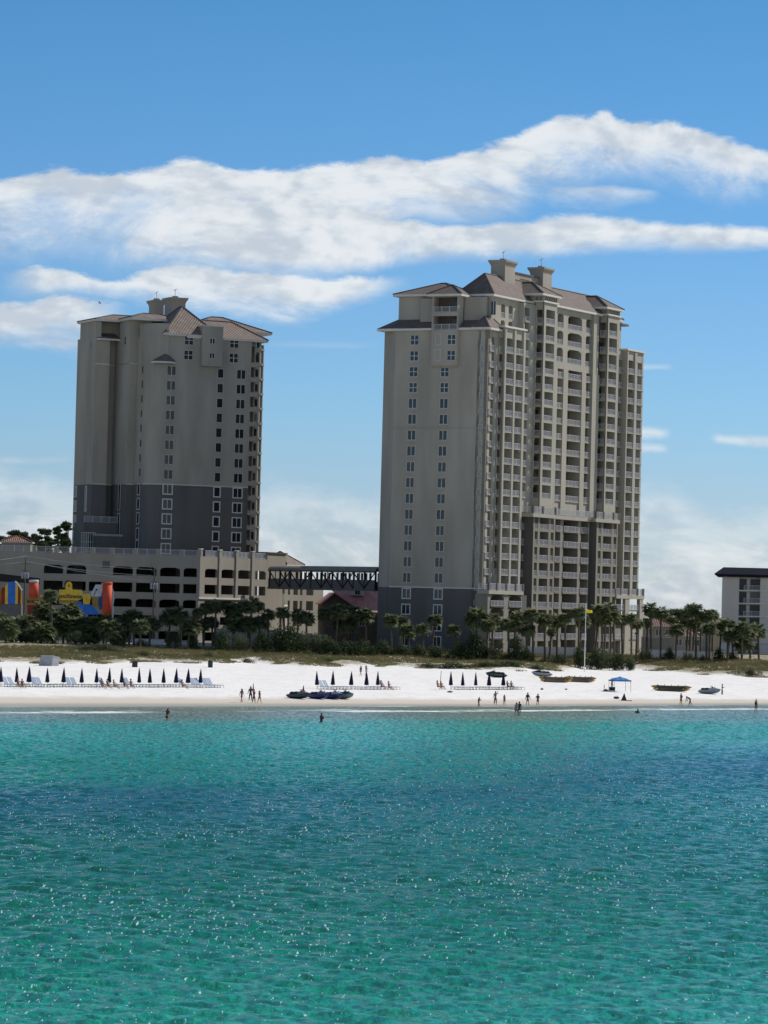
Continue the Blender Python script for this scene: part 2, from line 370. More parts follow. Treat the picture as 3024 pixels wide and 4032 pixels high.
def ground(px, py, lo=330, hi=760):
    d = ray(px, py); best = None
    for k in np.arange(lo, hi, .5):
        x = d.x/d.y*k; z = EYE+d.z/d.y*k
        if z <= gz(x, k): return Vector((x, k, gz(x, k)))
    return Vector((d.x/d.y*hi, hi, gz(d.x/d.y*hi, hi)))
def grid_mesh(name, A, Yv, zf, m, attrs=None, smooth=True):
    na, ny = len(A), len(Yv)
    AA, YY = np.meshgrid(A, Yv); XX = AA*YY
    if name == 'sea': ZZ, XX, YY = zf(XX, YY, AA)
    else: ZZ = zf(XX, YY)
    co = np.stack([XX, YY, ZZ], -1).reshape(-1, 3).astype(np.float32)
    idx = np.arange(na*ny).reshape(ny, na)
    q = np.stack([idx[:-1, :-1], idx[:-1, 1:], idx[1:, 1:], idx[1:, :-1]], -1).reshape(-1, 4).astype(np.int32)
    me = bpy.data.meshes.new(name); me.vertices.add(len(co)); me.vertices.foreach_set('co', co.ravel())
    me.loops.add(q.size); me.loops.foreach_set('vertex_index', q.ravel())
    me.polygons.add(len(q)); me.polygons.foreach_set('loop_start', np.arange(0, q.size, 4, dtype=np.int32))
    me.polygons.foreach_set('use_smooth', np.ones(len(q), bool))
    me.update(); me.validate()
    if attrs:
        for nm, fn in attrs.items():
            v = fn(XX.ravel(), YY.ravel())
            if v.ndim == 2:
                at_ = me.attributes.new(nm, 'FLOAT_COLOR', 'POINT'); at_.data.foreach_set('color', np.c_[v, np.ones(len(v))].astype(np.float32).ravel())
            else:
                at_ = me.attributes.new(nm, 'FLOAT', 'POINT'); at_.data.foreach_set('value', v.astype(np.float32))
    me.materials.append(m)
    o = bpy.data.objects.new(name, me); COL.objects.link(o); return o
# ground material: white sand, wet edge, grassy dune
gm = bpy.data.materials.new('sand_and_dune_ground'); gm.use_nodes = True
nt = gm.node_tree; N = nt.nodes; L = nt.links; bs = N['Principled BSDF']; bs.inputs['Roughness'].default_value = .95; bs.inputs['Specular IOR Level'].default_value = .1
geo = N.new('ShaderNodeNewGeometry')
def attr(nm): a_ = N.new('ShaderNodeAttribute'); a_.attribute_name = nm; return a_
def nz(scale, detail=6, sxyz=(1, 1, 1), rough=.6):
    n = N.new('ShaderNodeTexNoise'); n.inputs['Scale'].default_value = scale; n.inputs['Detail'].default_value = detail; n.inputs['Roughness'].default_value = rough
    mp = N.new('ShaderNodeMapping'); mp.inputs['Scale'].default_value = sxyz
    L.new(geo.outputs['Position'], mp.inputs[0]); L.new(mp.outputs[0], n.inputs['Vector']); return n.outputs[0]
def rgbmix(f, a, b):
    m_ = N.new('ShaderNodeMix'); m_.data_type = 'RGBA'
    for i, x in ((0, f), (6, a), (7, b)):
        if isinstance(x, tuple): m_.inputs[i].default_value = (*x, 1)
        elif isinstance(x, (int, float)): m_.inputs[i].default_value = x
        else: L.new(x, m_.inputs[i])
    return m_.outputs[2]
s_n = nz(.35, 8, (1, .35, 1)); s_f = nz(2.2, 6, (1, .5, 1))
sand = rgbmix(sstep(s_n, .3, .7), (.80, .765, .715), (.86, .84, .80))
sand = rgbmix(sstep(s_f, .50, .68, 0, .6), sand, (.60, .56, .51))
sand = rgbmix(mth('MULTIPLY', sstep(nz(.9, 9, (.5, 1, 1), .75), .52, .66), .5), sand, (.50, .46, .42))
wet = attr('wet'); dry = attr('dune'); 
wn = mth('ADD', wet.outputs['Fac'], mth('MULTIPLY', mth('SUBTRACT', s_n, .5), 1.2))
sand = rgbmix(sstep(wn, 1.5, 3.0, 1, 0), sand, (.60, .53, .44))
sand = rgbmix(sstep(wet.outputs['Fac'], .2, 1.2, 1, 0), sand, (.33, .33, .29))
vn = nz(.5, 8, (1, .6, 1), .7); vg = nz(.07, 4)
vcol = rgbmix(sstep(vg, .4, .6), (.17, .155, .08), (.22, .175, .09))
vcol = rgbmix(sstep(vn, .45, .62), vcol, (.50, .46, .38))
vm = sstep(mth('ADD', dry.outputs['Fac'], mth('MULTIPLY', mth('SUBTRACT', vn, .5), 1.5)), 0.42, .85)
L.new(rgbmix(vm, sand, vcol), bs.inputs['Base Color'])
bp = N.new('ShaderNodeBump'); bp.inputs['Strength'].default_value = .5; bp.inputs['Distance'].default_value = .12
L.new(nz(1.6, 8), bp.inputs['Height']); L.new(bp.outputs[0], bs.inputs['Normal'])
def f_wet(X, Y): return (Y-ev(L_sh, X/Y))/8.0
def f_dune(X, Y):
    a = X/Y; return np.clip((Y-ev(L_ft, a))/14, -1, 1)*.5+.45
A = np.concatenate([[-1.2, -.8, -.5, -.3, -.2], np.linspace(-.15, .15, 420), [.2, .3, .5, .8, 1.2]])
Yv = np.concatenate([np.linspace(300, 380, 12), np.linspace(382, 690, 310), np.linspace(700, 1000, 20), [1200, 1600, 2200, 3200, 5000, 8000, 14000, 30000]])
tag(grid_mesh('ground', A, Yv, terrain, gm, dict(wet=f_wet, dune=f_dune)), kind='structure')
# ------------------------------------------------------------------ sea
sea = bpy.data.materials.new('sea_water'); sea.use_nodes = True
nt = sea.node_tree; N = nt.nodes; L = nt.links; bs = N['Principled BSDF']
geo = N.new('ShaderNodeNewGeometry')
bs.inputs['Specular IOR Level'].default_value = .32; bs.inputs['IOR'].default_value = 1.33
tint = attr('tint'); shore = attr('shore')
c_n = nz(.05, 5, (1, .3, 1)); c_f = nz(1, 6, (2.4, 1.5, 1), .65)
base = rgbmix(sstep(c_f, .42, .58, 0, .62), tint.outputs['Color'], (.006, .075, .075))  # dark wave faces painted into the water colour as noise streaks
# breaking foam lines at the shore
f1 = nz(.12, 7, (.5, 1, 1), .62); f2 = nz(1.4, 6, (1, 1, 1), .7)
shp = mth('ADD', shore.outputs['Fac'], mth('MULTIPLY', mth('SUBTRACT', f1, .5), 9.0))
def band(c, wd): return mth('MULTIPLY', sstep(shp, c-wd, c), sstep(shp, c, c+wd*1.6, 1.0, 0.0))
brk = sstep(nz(.028, 3), .42, .54)
foam = mth('MULTIPLY', band(-.2, .9), brk)
foam = mth('MAXIMUM', foam, mth('MULTIPLY', band(20.5, 3.6), sstep(nz(.045, 3), .38, .50)))
foam = mth('MAXIMUM', foam, mth('MULTIPLY', mth('MULTIPLY', band(15.5, 1.8), sstep(nz(.05, 2), .5, .56)), .6))
foam = mth('MULTIPLY', foam, sstep(f2, .28, .50, .5, 1.0))
dens_ = mth('MULTIPLY', mth('MULTIPLY', sstep(shore.outputs['Fac'], 90, 210), sstep(shore.outputs['Fac'], 285, 350, 1, .45)), sstep(nz(.05, 4), .35, .62, .45, 1.0))  # where the painted sun glints cluster
glint_n = mth('ADD', nz(1, 3, (7.5, 2.0, 1), .6), mth('MULTIPLY', dens_, .070))
glint = mth('MULTIPLY', sstep(glint_n, .700, .716), sstep(shore.outputs['Fac'], 60, 120, 0, 1))  # white sun glints painted into the base colour as noise specks
base = rgbmix(foam, base, (.85, .88, .88)); L.new(rgbmix(mth('MULTIPLY', glint, .9), base, (.8, .85, .85)), bs.inputs['Base Color'])
L.new(sstep(foam, 0, 1, .10, .8), bs.inputs['Roughness'])
b1 = N.new('ShaderNodeBump'); b1.inputs['Strength'].default_value = .8; b1.inputs['Distance'].default_value = .07
L.new(nz(6, 6, (.7, 1, 1), .7), b1.inputs['Height'])
b2 = N.new('ShaderNodeBump'); b2.inputs['Strength'].default_value = .8; b2.inputs['Distance'].default_value = .2
L.new(nz(1, 6, (2.6, 1.3, 1), .65), b2.inputs['Height']); L.new(b1.outputs[0], b2.inputs['Normal']); L.new(b2.outputs[0], bs.inputs['Normal'])
b3 = N.new('ShaderNodeBump'); b3.inputs['Strength'].default_value = 1; b3.inputs['Distance'].default_value = 1.5
L.new(nz(1, 4, (5, 1.0, 1), .6), b3.inputs['Height']); L.new(b3.outputs[0], bs.inputs['Coat Normal'])
L.new(sstep(shore.outputs['Fac'], 10, 45, .0, .16), bs.inputs['Coat Weight']); L.new(sstep(shore.outputs['Fac'], 5, 45, .08, .13), bs.inputs['Specular IOR Level']); bs.inputs['Coat Roughness'].default_value = .06; bs.inputs['Coat IOR'].default_value = 1.33
TG_x = [0, 750, 1400, 2000, 2450, 3024]
TG_y = [2783, 2835, 2850, 2900, 2935, 3000, 3060, 3120, 3200, 3320, 3500, 3750, 4032]
TG = [
 [(150,160,150)]*6,
 [(125,160,155),(135,160,155),(135,170,170),(130,165,155),(125,165,158),(120,170,165)],
 [(95,165,165),(90,160,158),(115,180,185),(80,160,150),(80,165,158),(85,168,165)],
 [(75,160,155),(80,155,150),(100,170,178),(70,150,142),(75,155,150),(75,160,155)],
 [(55,148,140),(70,150,150),(95,165,175),(70,140,138),(80,148,152),(100,158,175)],
 [(30,135,122),(50,140,138),(70,145,155),(68,135,140),(65,120,145),(62,108,148)],
 [(35,130,125),(45,130,135),(55,130,142),(50,125,138),(50,105,140),(58,108,145)],
 [(20,90,118),(26,92,120),(38,105,128),(45,100,130),(45,108,135),(60,120,150)],
 [(20,92,112),(28,95,118),(35,105,125),(40,112,128),(50,118,138),(62,125,150)],
 [(12,104,100),(14,104,102),(18,104,106),(28,115,120),(35,115,125),(48,120,138)],
 [(14,112,104),(14,110,102),(18,110,104),(22,112,108),(26,115,113),(32,118,122)],
 [(34,132,128),(34,132,130),(32,128,124),(36,130,128),(40,132,132),(48,135,142)],
 [(58,148,150),(60,148,150),(62,148,152),(66,150,156),(72,152,162),(84,158,172)]]
def f_tint(X, Y):
    a = X/np.maximum(Y, 1); px = 1512+a*F_PX; yh = 2392+.026*(px-1512); py = yh+F_PX*EYE/np.maximum(Y, 1)
    T = np.array([[lin(c) for c in r] for r in TG])
    out = np.zeros((len(X), 3))
    py = np.clip(py+18*hnoise(X, Y, .05, 9), 2783, 4031); px = np.clip(px+160*hnoise(X, Y, .02, 8), 0, 3023)
    for c in range(3):
        cols = np.stack([np.interp(py, TG_y, T[:, i, c]) for i in range(6)], -1)
        j = np.clip(np.searchsorted(TG_x, px, side='right')-1, 0, 4); x0 = np.array(TG_x)[j]; x1 = np.array(TG_x)[j+1]
        t = (px-x0)/(x1-x0); t = t*t*(3-2*t); ii = np.arange(len(X))
        out[:, c] = cols[ii, j]*(1-t)+cols[ii, j+1]*t
    f = np.clip((2870-py)/50, 0, 1)[:, None]; g = np.clip((3040-py)/110, 0, 1)[:, None]; return out*((np.array(SEA_K)*(1-g)+np.array((.72, 1.25, 1.02))*g)*(1-f)+np.array((1.0, .95, .80))*f)
SEA_K = (.30, 1.16, .76)
def f_shore(X, Y): return (ev(L_sh, X/np.maximum(Y, 1))-Y)/1.0
wr = np.random.default_rng(21)
WV = []
for i in range(46):
    lam = 10**wr.uniform(-.22, .42); th = R(186)+wr.normal(0, .55)
    WV.append((2*math.pi/lam*math.sin(th), 2*math.pi/lam*math.cos(th), .0066*lam**.85, wr.uniform(0, 6.28)))
def f_sea(XX, YY, AA):
    Z = np.zeros_like(XX); fade = np.clip((ev(L_sh, AA)-YY)/60, .0, 1)*np.clip((900-YY)/300, 0, 1)*np.clip((.171-np.abs(AA))/.02, 0, 1)
    fade = .12*(np.abs(AA) < .171)*np.clip((ev(L_sh, AA)-YY)/10, 0, 1)+.88*fade
    for kx, ky, am, ph in WV:
        p = kx*XX+ky*YY+ph; Z += am*(np.sin(p)+.3*np.sin(2*p+.5))
    return Z*fade, XX, YY
A = np.concatenate([[-3, -1.5, -.8, -.5, -.3, -.22], np.linspace(-.17, .17, 720), [.22, .3, .5, .8, 1.5, 3]])
yy = [12, 25, 40, 55, 70, 80]; y = 88.0
while y < 480: yy.append(y); y += max(.14, y*.00125)
Yv = np.array(yy+[500, 600, 900, 2000, 6000, 20000, 50000])
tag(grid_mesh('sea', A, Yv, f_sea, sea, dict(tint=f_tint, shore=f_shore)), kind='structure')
# ------------------------------------------------------------------ building helpers
FH = 3.0
class Tower:
    def __init__(s, name, label, cat, org):
        s.o = empty(name, org, 0, label, cat); s.org = Vector(org); s.mbs = {}; s.rails = []; s.doors = []; s.pieces = []
    def mb(s, part, m):
        if part not in ('wall', 'balcony_recess'):
            b = MB(); s.pieces.append((part, m, b)); return b
        k = (part, m)
        if k not in s.mbs: s.mbs[k] = MB()
        return s.mbs[k]
    def finish(s):
        parts = {}
        for (part, m), b in s.mbs.items():
            b.build(part, M[m], s.o, s.org)
        cnt = {}
        for part, m, b in s.pieces: cnt.setdefault(part, []).append((max(v[0] for v in b.v)-min(v[0] for v in b.v), m, b))
        for part, l in cnt.items():
            l.sort(key=lambda t: -t[0])
            for _, m, b in l[:98]: b.build(part, M[m], s.o, s.org)
            rest = {}
            for _, m, b in l[98:]:
                r = rest.setdefault(m, MB()); i = len(r.v); r.v += b.v; r.f += [tuple(x+i for x in f) for f in b.f]; r.m += b.m; r.uv += b.uv
            for m, r in rest.items(): r.build(part, M[m], s.o, s.org, kind='stuff')
        for nm, lst, mt in (('balcony_railing', s.rails, 'rail'), ('balcony_door', s.doors, 'door')):
            lst.sort(key=lambda t: -t[0])
            for a, b in lst[:98]: b.build(nm, M[mt], s.o, s.org)
            if lst[98:]:
                r = MB()
                for a, b in lst[98:]:
                    i = len(r.v); r.v += b.v; r.f += [tuple(x+i for x in f) for f in b.f]; r.m += b.m; r.uv += b.uv
                r.build(nm, M[mt], s.o, s.org, kind='stuff')
def rail_mb(F, a0, a1, b, z, h=1.05, post=1.6):
    r = MB(); t = .035
    r.fbox(F, a0, a1, b-t, b+t, z+h-.07, z+h); r.fbox(F, a0, a1, b-t, b+t, z+.08, z+.14)
    n = max(1, round((a1-a0)/post))
    for i in range(n+1):
        a = a0+(a1-a0)*i/n; r.fbox(F, a-.045, a+.045, b-.045, b+.045, z, z+h+.03)
    k = max(2, int((a1-a0)/.16))
    for i in range(k):
        a = a0+(a1-a0)*(i+.5)/k; r.fbox(F, a-.02, a+.02, b-.012, b+.012, z+.1, z+h-.04)
    return r
def bay(T, F, b, a0, a1, z0, z1, ops, levels, kind='open', wall='cream', depth=1.9, rails=True, door=(.5, .95), last_h=None, rib=0.0, beam=.45, arch=False, inner='inner', doorside=1, wallpart='wall', slabm='cream', thin_first=False, inner2=True, doors=True):
    """one run of facade from a0..a1 with open balconies in ops, storeys at levels (slab tops)"""
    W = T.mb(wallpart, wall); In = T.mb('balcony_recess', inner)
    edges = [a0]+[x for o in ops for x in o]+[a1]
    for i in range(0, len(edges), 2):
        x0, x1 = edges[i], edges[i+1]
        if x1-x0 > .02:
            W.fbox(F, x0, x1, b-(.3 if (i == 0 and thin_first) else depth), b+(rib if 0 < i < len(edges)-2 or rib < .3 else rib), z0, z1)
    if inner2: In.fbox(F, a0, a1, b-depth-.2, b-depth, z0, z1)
    lv = list(levels)
    for (oa, ob) in ops:
        for k, z in enumerate(lv):
            top = lv[k+1] if k+1 < len(lv) else z1
            if kind == 'open':
                T.mb('balcony_slab', slabm).fbox(F, oa-.02, ob+.02, b-depth, b+.22, z-.2, z)
            else:
                W.fbox(F, oa, ob, b-.3, b-.003, z-beam, z+.02)
                T.mb('balcony_slab', slabm).fbox(F, oa, ob, b-depth, b-.3, z-.2, z)
            if k+1 == len(lv) and z1-z > 3.1:
                W.fbox(F, oa, ob, b-.3, b-.004, z+(last_h or 2.6), z1)
            if arch:
                zt = top-beam if k+1 < len(lv) else (z+(last_h or 2.6))
                for sgn, x in ((1, oa), (-1, ob)):
                    wd = (ob-oa)*.28
                    W.face([F.P(x, b-.02, zt), F.P(x+sgn*wd, b-.02, zt), F.P(x+sgn*wd*.4, b-.02, zt-.16), F.P(x, b-.02, zt-.5)])
            if rails:
                T.rails.append(((ob-oa)*1.0+z*.001, rail_mb(F, oa+.03, ob-.03, b+(.12 if kind == 'open' else -.12), z)))
            if not doors: continue
            d = MB(); wdt = ob-oa
            da, db = (oa+wdt*door[0], oa+wdt*door[1])
            d.fbox(F, da, db, b-depth, b-depth+.05, z+.03, z+2.15)
            T.doors.append((wdt+z*.001, d))
    if lv and lv[0]-z0 > .5:
        for (oa, ob) in ops: W.fbox(F, oa, ob, b-.3, b-.004, z0, lv[0]-.2)
def hip(T, F, a0, a1, b0, b1, ze, zr, over=.7, m='roof', fascia=.42, part='roof', rid=None, open_end=None):
    """hip roof over the rectangle (a0..a1 x b0..b1) in frame F"""
    Rf = T.mb(part, m); Fa = T.mb('fascia', 'trim')
    a0 -= over; a1 += over; b0 -= over; b1 += over
    la, lb = a1-a0, b1-b0
    if la >= lb: h = lb/2; r0 = (a0+h, (b0+b1)/2); r1 = (a1-h, (b0+b1)/2)
    else: h = la/2; r0 = ((a0+a1)/2, b0+h); r1 = ((a0+a1)/2, b1-h)
    z0 = ze+fascia
    P = lambda q, z: F.P(q[0], q[1], z)
    sl = math.hypot(h, zr-z0)
    def fc(pts, ax):
        uv = [((p[0] if ax == 'a' else p[1])+50.0, 0.0) for p, z in pts]
        Rf.face([P(p, z) for p, z in pts], 0, uv)
    if la >= lb:
        fc([((a0, b1), z0), ((a1, b1), z0), (r1, zr), (r0, zr)], 'a'); fc([((a1, b0), z0), ((a0, b0), z0), (r0, zr), (r1, zr)], 'a')
        fc([((a0, b0), z0), ((a0, b1), z0), (r0, zr)], 'b'); fc([((a1, b1), z0), ((a1, b0), z0), (r1, zr)], 'b')
    else:
        fc([((a0, b0), z0), ((a0, b1), z0), (r1, zr), (r0, zr)], 'b'); fc([((a1, b1), z0), ((a1, b0), z0), (r0, zr), (r1, zr)], 'b')
        fc([((a0, b1), z0), ((a1, b1), z0), (r1, zr)], 'a'); fc([((a1, b0), z0), ((a0, b0), z0), (r0, zr)], 'a')
    Fa.fbox(F, a0+.03, a1-.03, b0+.03, b1-.03, ze, z0-.002)
    # hip and ridge caps
    Cp = T.mb('ridge_cap', 'roof' if m == 'roof' else 'tile')
    cs = [(a0, b0), (a1, b0), (a1, b1), (a0, b1)]
    def near(c): return r0 if (abs(c[0]-r0[0])+abs(c[1]-r0[1])) <= (abs(c[0]-r1[0])+abs(c[1]-r1[1])) else r1
    for c in cs: Cp.tube([P(c, z0+.04), P(near(c), zr+.04)], .14, 5)
    if (r0[0]-r1[0])**2+(r0[1]-r1[1])**2 > .1: Cp.tube([P(r0, zr+.04), P(r1, zr+.04)], .14, 5)
DKZ = [0]
def window(T, F, b, a0, a1, z0, z1, mull=1, trans=0, sur=.16, glass='glass', surm='beige2'):
    f = MB(); dk_ = z0 < DKZ[0]
    f.fbox(F, a0-sur, a1+sur, b+.005, b+.07, z1, z1+sur); f.fbox(F, a0-sur, a1+sur, b+.005, b+.10, z0-sur, z0)
    f.fbox(F, a0-sur, a0, b+.005, b+.07, z0, z1); f.fbox(F, a1, a1+sur, b+.005, b+.07, z0, z1)
    for i in range(mull):
        a = a0+(a1-a0)*(i+1)/(mull+1); f.fbox(F, a-.06, a+.06, b+.005, b+.065, z0, z1, 1)
    for i in range(trans):
        z = z0+(z1-z0)*(i+1)/(trans+1); f.fbox(F, a0, a1, b+.005, b+.062, z-.05, z+.05, 1)
    o = f.build('window', [M['trim'] if (sur > .22 or dk_) else M[surm], M['trim']], T.o, T.org)
    g = MB(); g.fbox(F, a0, a1, b+.004, b+.03, z0, z1); g.build('pane', M[glass], o, T.org)
def chimney(T, F, a0, a1, b0, b1, z0, z1, m='beige'):
    W = MB(); W.fbox(F, a0, a1, b0, b1, z0, z1-1.2)
    for k, (dz, e) in enumerate(((-1.2, 0), (-.75, .15), (-.35, .42))):
        z = z1+dz; t = z1+(-.75, -.35, 0)[k]; e1 = (.15, .42, .46)[k]
        lo = [F.P(a0-e, b0-e, z), F.P(a1+e, b0-e, z), F.P(a1+e, b1+e, z), F.P(a0-e, b1+e, z)]
        hi = [F.P(a0-e1, b0-e1, t), F.P(a1+e1, b0-e1, t), F.P(a1+e1, b1+e1, t), F.P(a0-e1, b1+e1, t)]
        W.hexa(lo+hi)
    W.fbox(F, (a0+a1)/2-.5, (a0+a1)/2+.5, (b0+b1)/2-.5, (b0+b1)/2+.5, z1, z1+.45)
    o = W.build('lift_housing', M[m], T.o, T.org)
    A_ = MB(); c = F.P((a0+a1)/2, (b0+b1)/2, 0); A_.tube([(c.x, c.y, z1+.4), (c.x, c.y, z1+1.9)], .05, 5)
    A_.tube([(c.x-.35, c.y, z1+1.5), (c.x, c.y, z1+1.75), (c.x+.35, c.y, z1+1.95)], .05, 5); A_.build('antenna', M['steel'], o, T.org)
# ------------------------------------------------------------------ right tower
YR = 1567
uF = Vector((1, 1.9)).normalized(); nF = Vector((uF.y, -uF.x))
K = at(1916, YR, 666); F = Fr((K.x, K.y), uF, nF)
T = Tower('resort_tower', 'taller beige tower with stacked cream balconies and brown hip roofs, right of the bridge', 'tower', (K.x, K.y, 4))
def A_(px, b=0, y=YR): return F.a(px, y, b)
LV = [.8+3*k for k in range(1, 23)]
def lv(z0, z1): return [z for z in LV if z0-.01 <= z <= z1+.01]
DKZ[0] = 15.9
# left face (frame running back from the corner, seen from left to right)
FLs = Fr((K.x, K.y), nF, -uF)                     # a along n, outward -u
def AL(px, y=YR, b=0): return FLs.a(px, y, b)
tL = AL(1551); Zt = 64.6; Zd = 15.9
# solid core polygon (behind all facades)
Send = A_(2530, 1.1)
def P2(a, b): q = F.P(a, b, 0); return (q.x, q.y)
core = [P2(0, AL(1884)), P2(0, tL), P2(2.4, tL-3.6), P2(Send-6, tL-3.6), P2(Send-6, -2.6), P2(1.7, -2.6), P2(1.7, AL(1884))]
core = core[::-1]
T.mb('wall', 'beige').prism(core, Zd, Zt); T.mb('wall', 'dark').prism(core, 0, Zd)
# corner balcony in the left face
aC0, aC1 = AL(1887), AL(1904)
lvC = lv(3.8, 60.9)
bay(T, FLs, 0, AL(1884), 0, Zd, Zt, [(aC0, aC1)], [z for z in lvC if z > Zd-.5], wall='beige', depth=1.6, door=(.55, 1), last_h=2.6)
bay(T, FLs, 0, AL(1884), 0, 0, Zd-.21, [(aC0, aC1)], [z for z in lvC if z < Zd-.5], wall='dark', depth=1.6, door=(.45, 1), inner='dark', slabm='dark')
# string course and paint line
for z, m_, pr in ((zat(1700, 1687, F.P(0, -10, 0)), 'beige', .12), (Zd, 'trim', .1)):
    T.mb('string_course', m_).fbox(FLs, tL, -.02, .003, pr, z, z+.22)
    q0, q1 = P2(0, tL), P2(2.4, tL-3.6)
for px_t, px_b, rows in ((1633.5, 1599, 1), (1779, 1722, 2)):
    for r in range(20):
        zc = zat(1633, 1338+62.45*r, F.P(0, -14, 0)) if rows == 1 else zat(1751, 1338+62.6*r, F.P(0, -8, 0))
        y = 1338+62.5*r
        if rows == 1: px = 1633.5-(y-1338)*.0335; bb = 0.0
        elif r < 2: px = 1778.5-(y-1338)*.03; bb = .9
        else: px = 1752-(y-1463)*.0305; bb = 0.0
        a = FLs.a(px, y, bb); 
        window(T, FLs, bb, a-.78, a+.78, zc-.86, zc+.86, 1, 1 if r < 4 else 0, sur=.2)
# projecting balcony block on the left face
tb0, tb1 = FLs.a(1696, 1400, .9), FLs.a(1800, 1400, .9); zb = zat(1750, 1438, F.P(0, -7, 0))
T.mb('wall', 'beige').fbox(FLs, tb0, tb1, -.5, .9, zb, Zt)
T.mb('wall', 'beige').hexa([FLs.P(tb0+.4, 0, zb-.5), FLs.P(tb1-.4, 0, zb-.5), FLs.P(tb1-.4, .1, zb-.5), FLs.P(tb0+.4, .1, zb-.5), FLs.P(tb0, 0, zb), FLs.P(tb1, 0, zb), FLs.P(tb1, .9, zb), FLs.P(tb0, .9, zb)])
for k in range(2):
    zc = zat(1725, 1336+62*k, FLs.P(-8, .9, 0)); a = FLs.a(1725-2*k, 1336+62*k, .9); t_ = T.mb('blank_panel', 'trim')
    t_.fbox(FLs, a-.62, a+.62, .902, .95, zc+1.1, zc+1.17); t_.fbox(FLs, a-.62, a+.62, .902, .95, zc-1.07, zc-1.0)
    t_.fbox(FLs, a-.62, a-.55, .902, .95, zc-1, zc+1.1); t_.fbox(FLs, a+.55, a+.62, .902, .95, zc-1, zc+1.1)
# upper left block, set back
Ze = 71.3
UB = [P2(2.2, -7.2), P2(2.2, tL-.6), P2(12, tL-.6), P2(12, -7.2)][::-1]
T.mb('wall', 'beige').prism(UB, Zt, Ze)
T.mb('wall', 'beige').fbox(F, 1.4, 3, tb0-3.6, tb0, Zt, Ze-.5)
opb = (FLs.a(1707, 1260, .9), FLs.a(1799, 1260, .9))
zl1 = zat(1750, 1297, FLs.P(-8, .9, 0)); zl2 = zat(1750, 1228, FLs.P(-8, .9, 0))
T.mb('wall', 'beige').fbox(FLs, tb0, tb1, -1.9, .86, Zt-.2, zl1-.25)
bay(T, FLs, .9, tb0, tb1, Zt, Ze-.3, [opb], [zl1, zl2], kind='framed', wall='beige', depth=2.2, door=(.6, .98), last_h=2.7, beam=.75)
T.mb('wall', 'beige').fbox(FLs, tb1, AL(1888), -2.4, -1.6, Zt, Ze-.3)
# right hand upper corner block, with arched openings
aU0 = 3.0
T.mb('wall', 'beige').fbox(F, aU0, 14, -7.0, -2.2, Zt-1, Ze)
bU = -.9
bay(T, F, bU, aU0, A_(2100, bU), Zt-3.5, Ze, [(A_(1973, bU, 1230), A_(1989, bU, 1230)), (A_(2003, bU, 1230), A_(2019, bU, 1230)), (A_(2051, bU, 1230), A_(2080, bU, 1230))], [64.2, 67.5], kind='framed', wall='cream', depth=1.6, arch=True, last_h=2.6, inner='dark')
window(T, FLs.sub(0, -aU0, (1, 0), (0, 1)), 0, FLs.a(1936, 1180, -aU0), FLs.a(1953, 1180, -aU0), 67.7, 70.2, 1, 0, sur=.05)
# S0 first run on the seaward facade
bay(T, F, 0, 0, A_(1958), Zd, Zt, [(A_(1923), A_(1942))], [z for z in lvC if z > Zd-.5], wall='cream', depth=1.9, door=(.0, .75))
bay(T, F, 0, 0, A_(1958), 0, Zd-.21, [(A_(1923), A_(1942))], [z for z in lvC if z < Zd-.5], wall='dark', depth=1.9, door=(.0, .9), inner='dark', slabm='dark')
def side(aS, b0, b1, z0, z1, ops, levels, **k):   # left-facing return wall at a = aS, from b0 to b1
    G = F.sub(aS, 0, (0, 1), (-1, 0)); bay(T, G, 0, b0, b1, z0, z1, ops, levels, **k)
def bfromside(px, aS, y=YR):
    G = F.sub(aS, 0, (0, 1), (-1, 0)); return G.a(px, y, 0)
# bay 1
b1 = 1.15; s1 = A_(1979, b1)
side(s1, 0, b1-.02, Zd, 65.0, [(bfromside(1960, s1), bfromside(1973, s1))], [z for z in lvC if z > Zd], kind='framed', depth=.31, rails=True, wall='cream', inner2=False, doors=False, slabm='cream')
bay(T, F, b1, s1, A_(2060, b1), Zd, 65.4, [(A_(1985, b1), A_(2016, b1)), (A_(2023, b1), A_(2052, b1))], [z for z in lvC if z > Zd-.5], wall='cream', depth=2.6, door=(.0, .0), last_h=2.7, arch=True, rib=.28, thin_first=True)
T.mb('string_course', 'trim').fbox(F, s1-.55, A_(2060, b1)+.25, -1.5, b1+.45, 65.4, 65.75)
# S2
b2 = .25; s2a, s2b = A_(2060, b2), A_(2102, b2)
bay(T, F, b2, s2a-.6, s2b, 31.0, 71.0, [(A_(2059, b2), A_(2077, b2))], lv(31, 61)+[64.2, 67.5], wall='cream', depth=2.0, door=(0, .7))
bay(T, F, b2, s2a-.6, s2b, 0, 30.79, [(A_(2059, b2), A_(2077, b2))], lv(3.8, 28), wall='cream', depth=2.0, door=(0, .7))
T.mb('wall', 'dark').fbox(F, A_(2084, b2), A_(2112, b2+.1), -1.8, b2+.12, 0, 30.6)
# bay 2
bb = 2.1; s3 = A_(2135, bb); s3e = A_(2185, bb)
ZF = [60.8, 64.2, 67.5]
side(s3, b2, bb-.02, 31.0, 71.5, [(bfromside(2105, s3), bfromside(2129, s3))], lv(31, 58)+ZF, kind='framed', depth=.31, wall='cream', inner2=False, doors=False)
bay(T, F, bb, s3, s3e, 31.0, 71.5, [(A_(2143, bb), A_(2177, bb))], lv(31, 58)+ZF, kind='framed', wall='cream', depth=2.8, door=(.1, .8), last_h=2.7, thin_first=True)
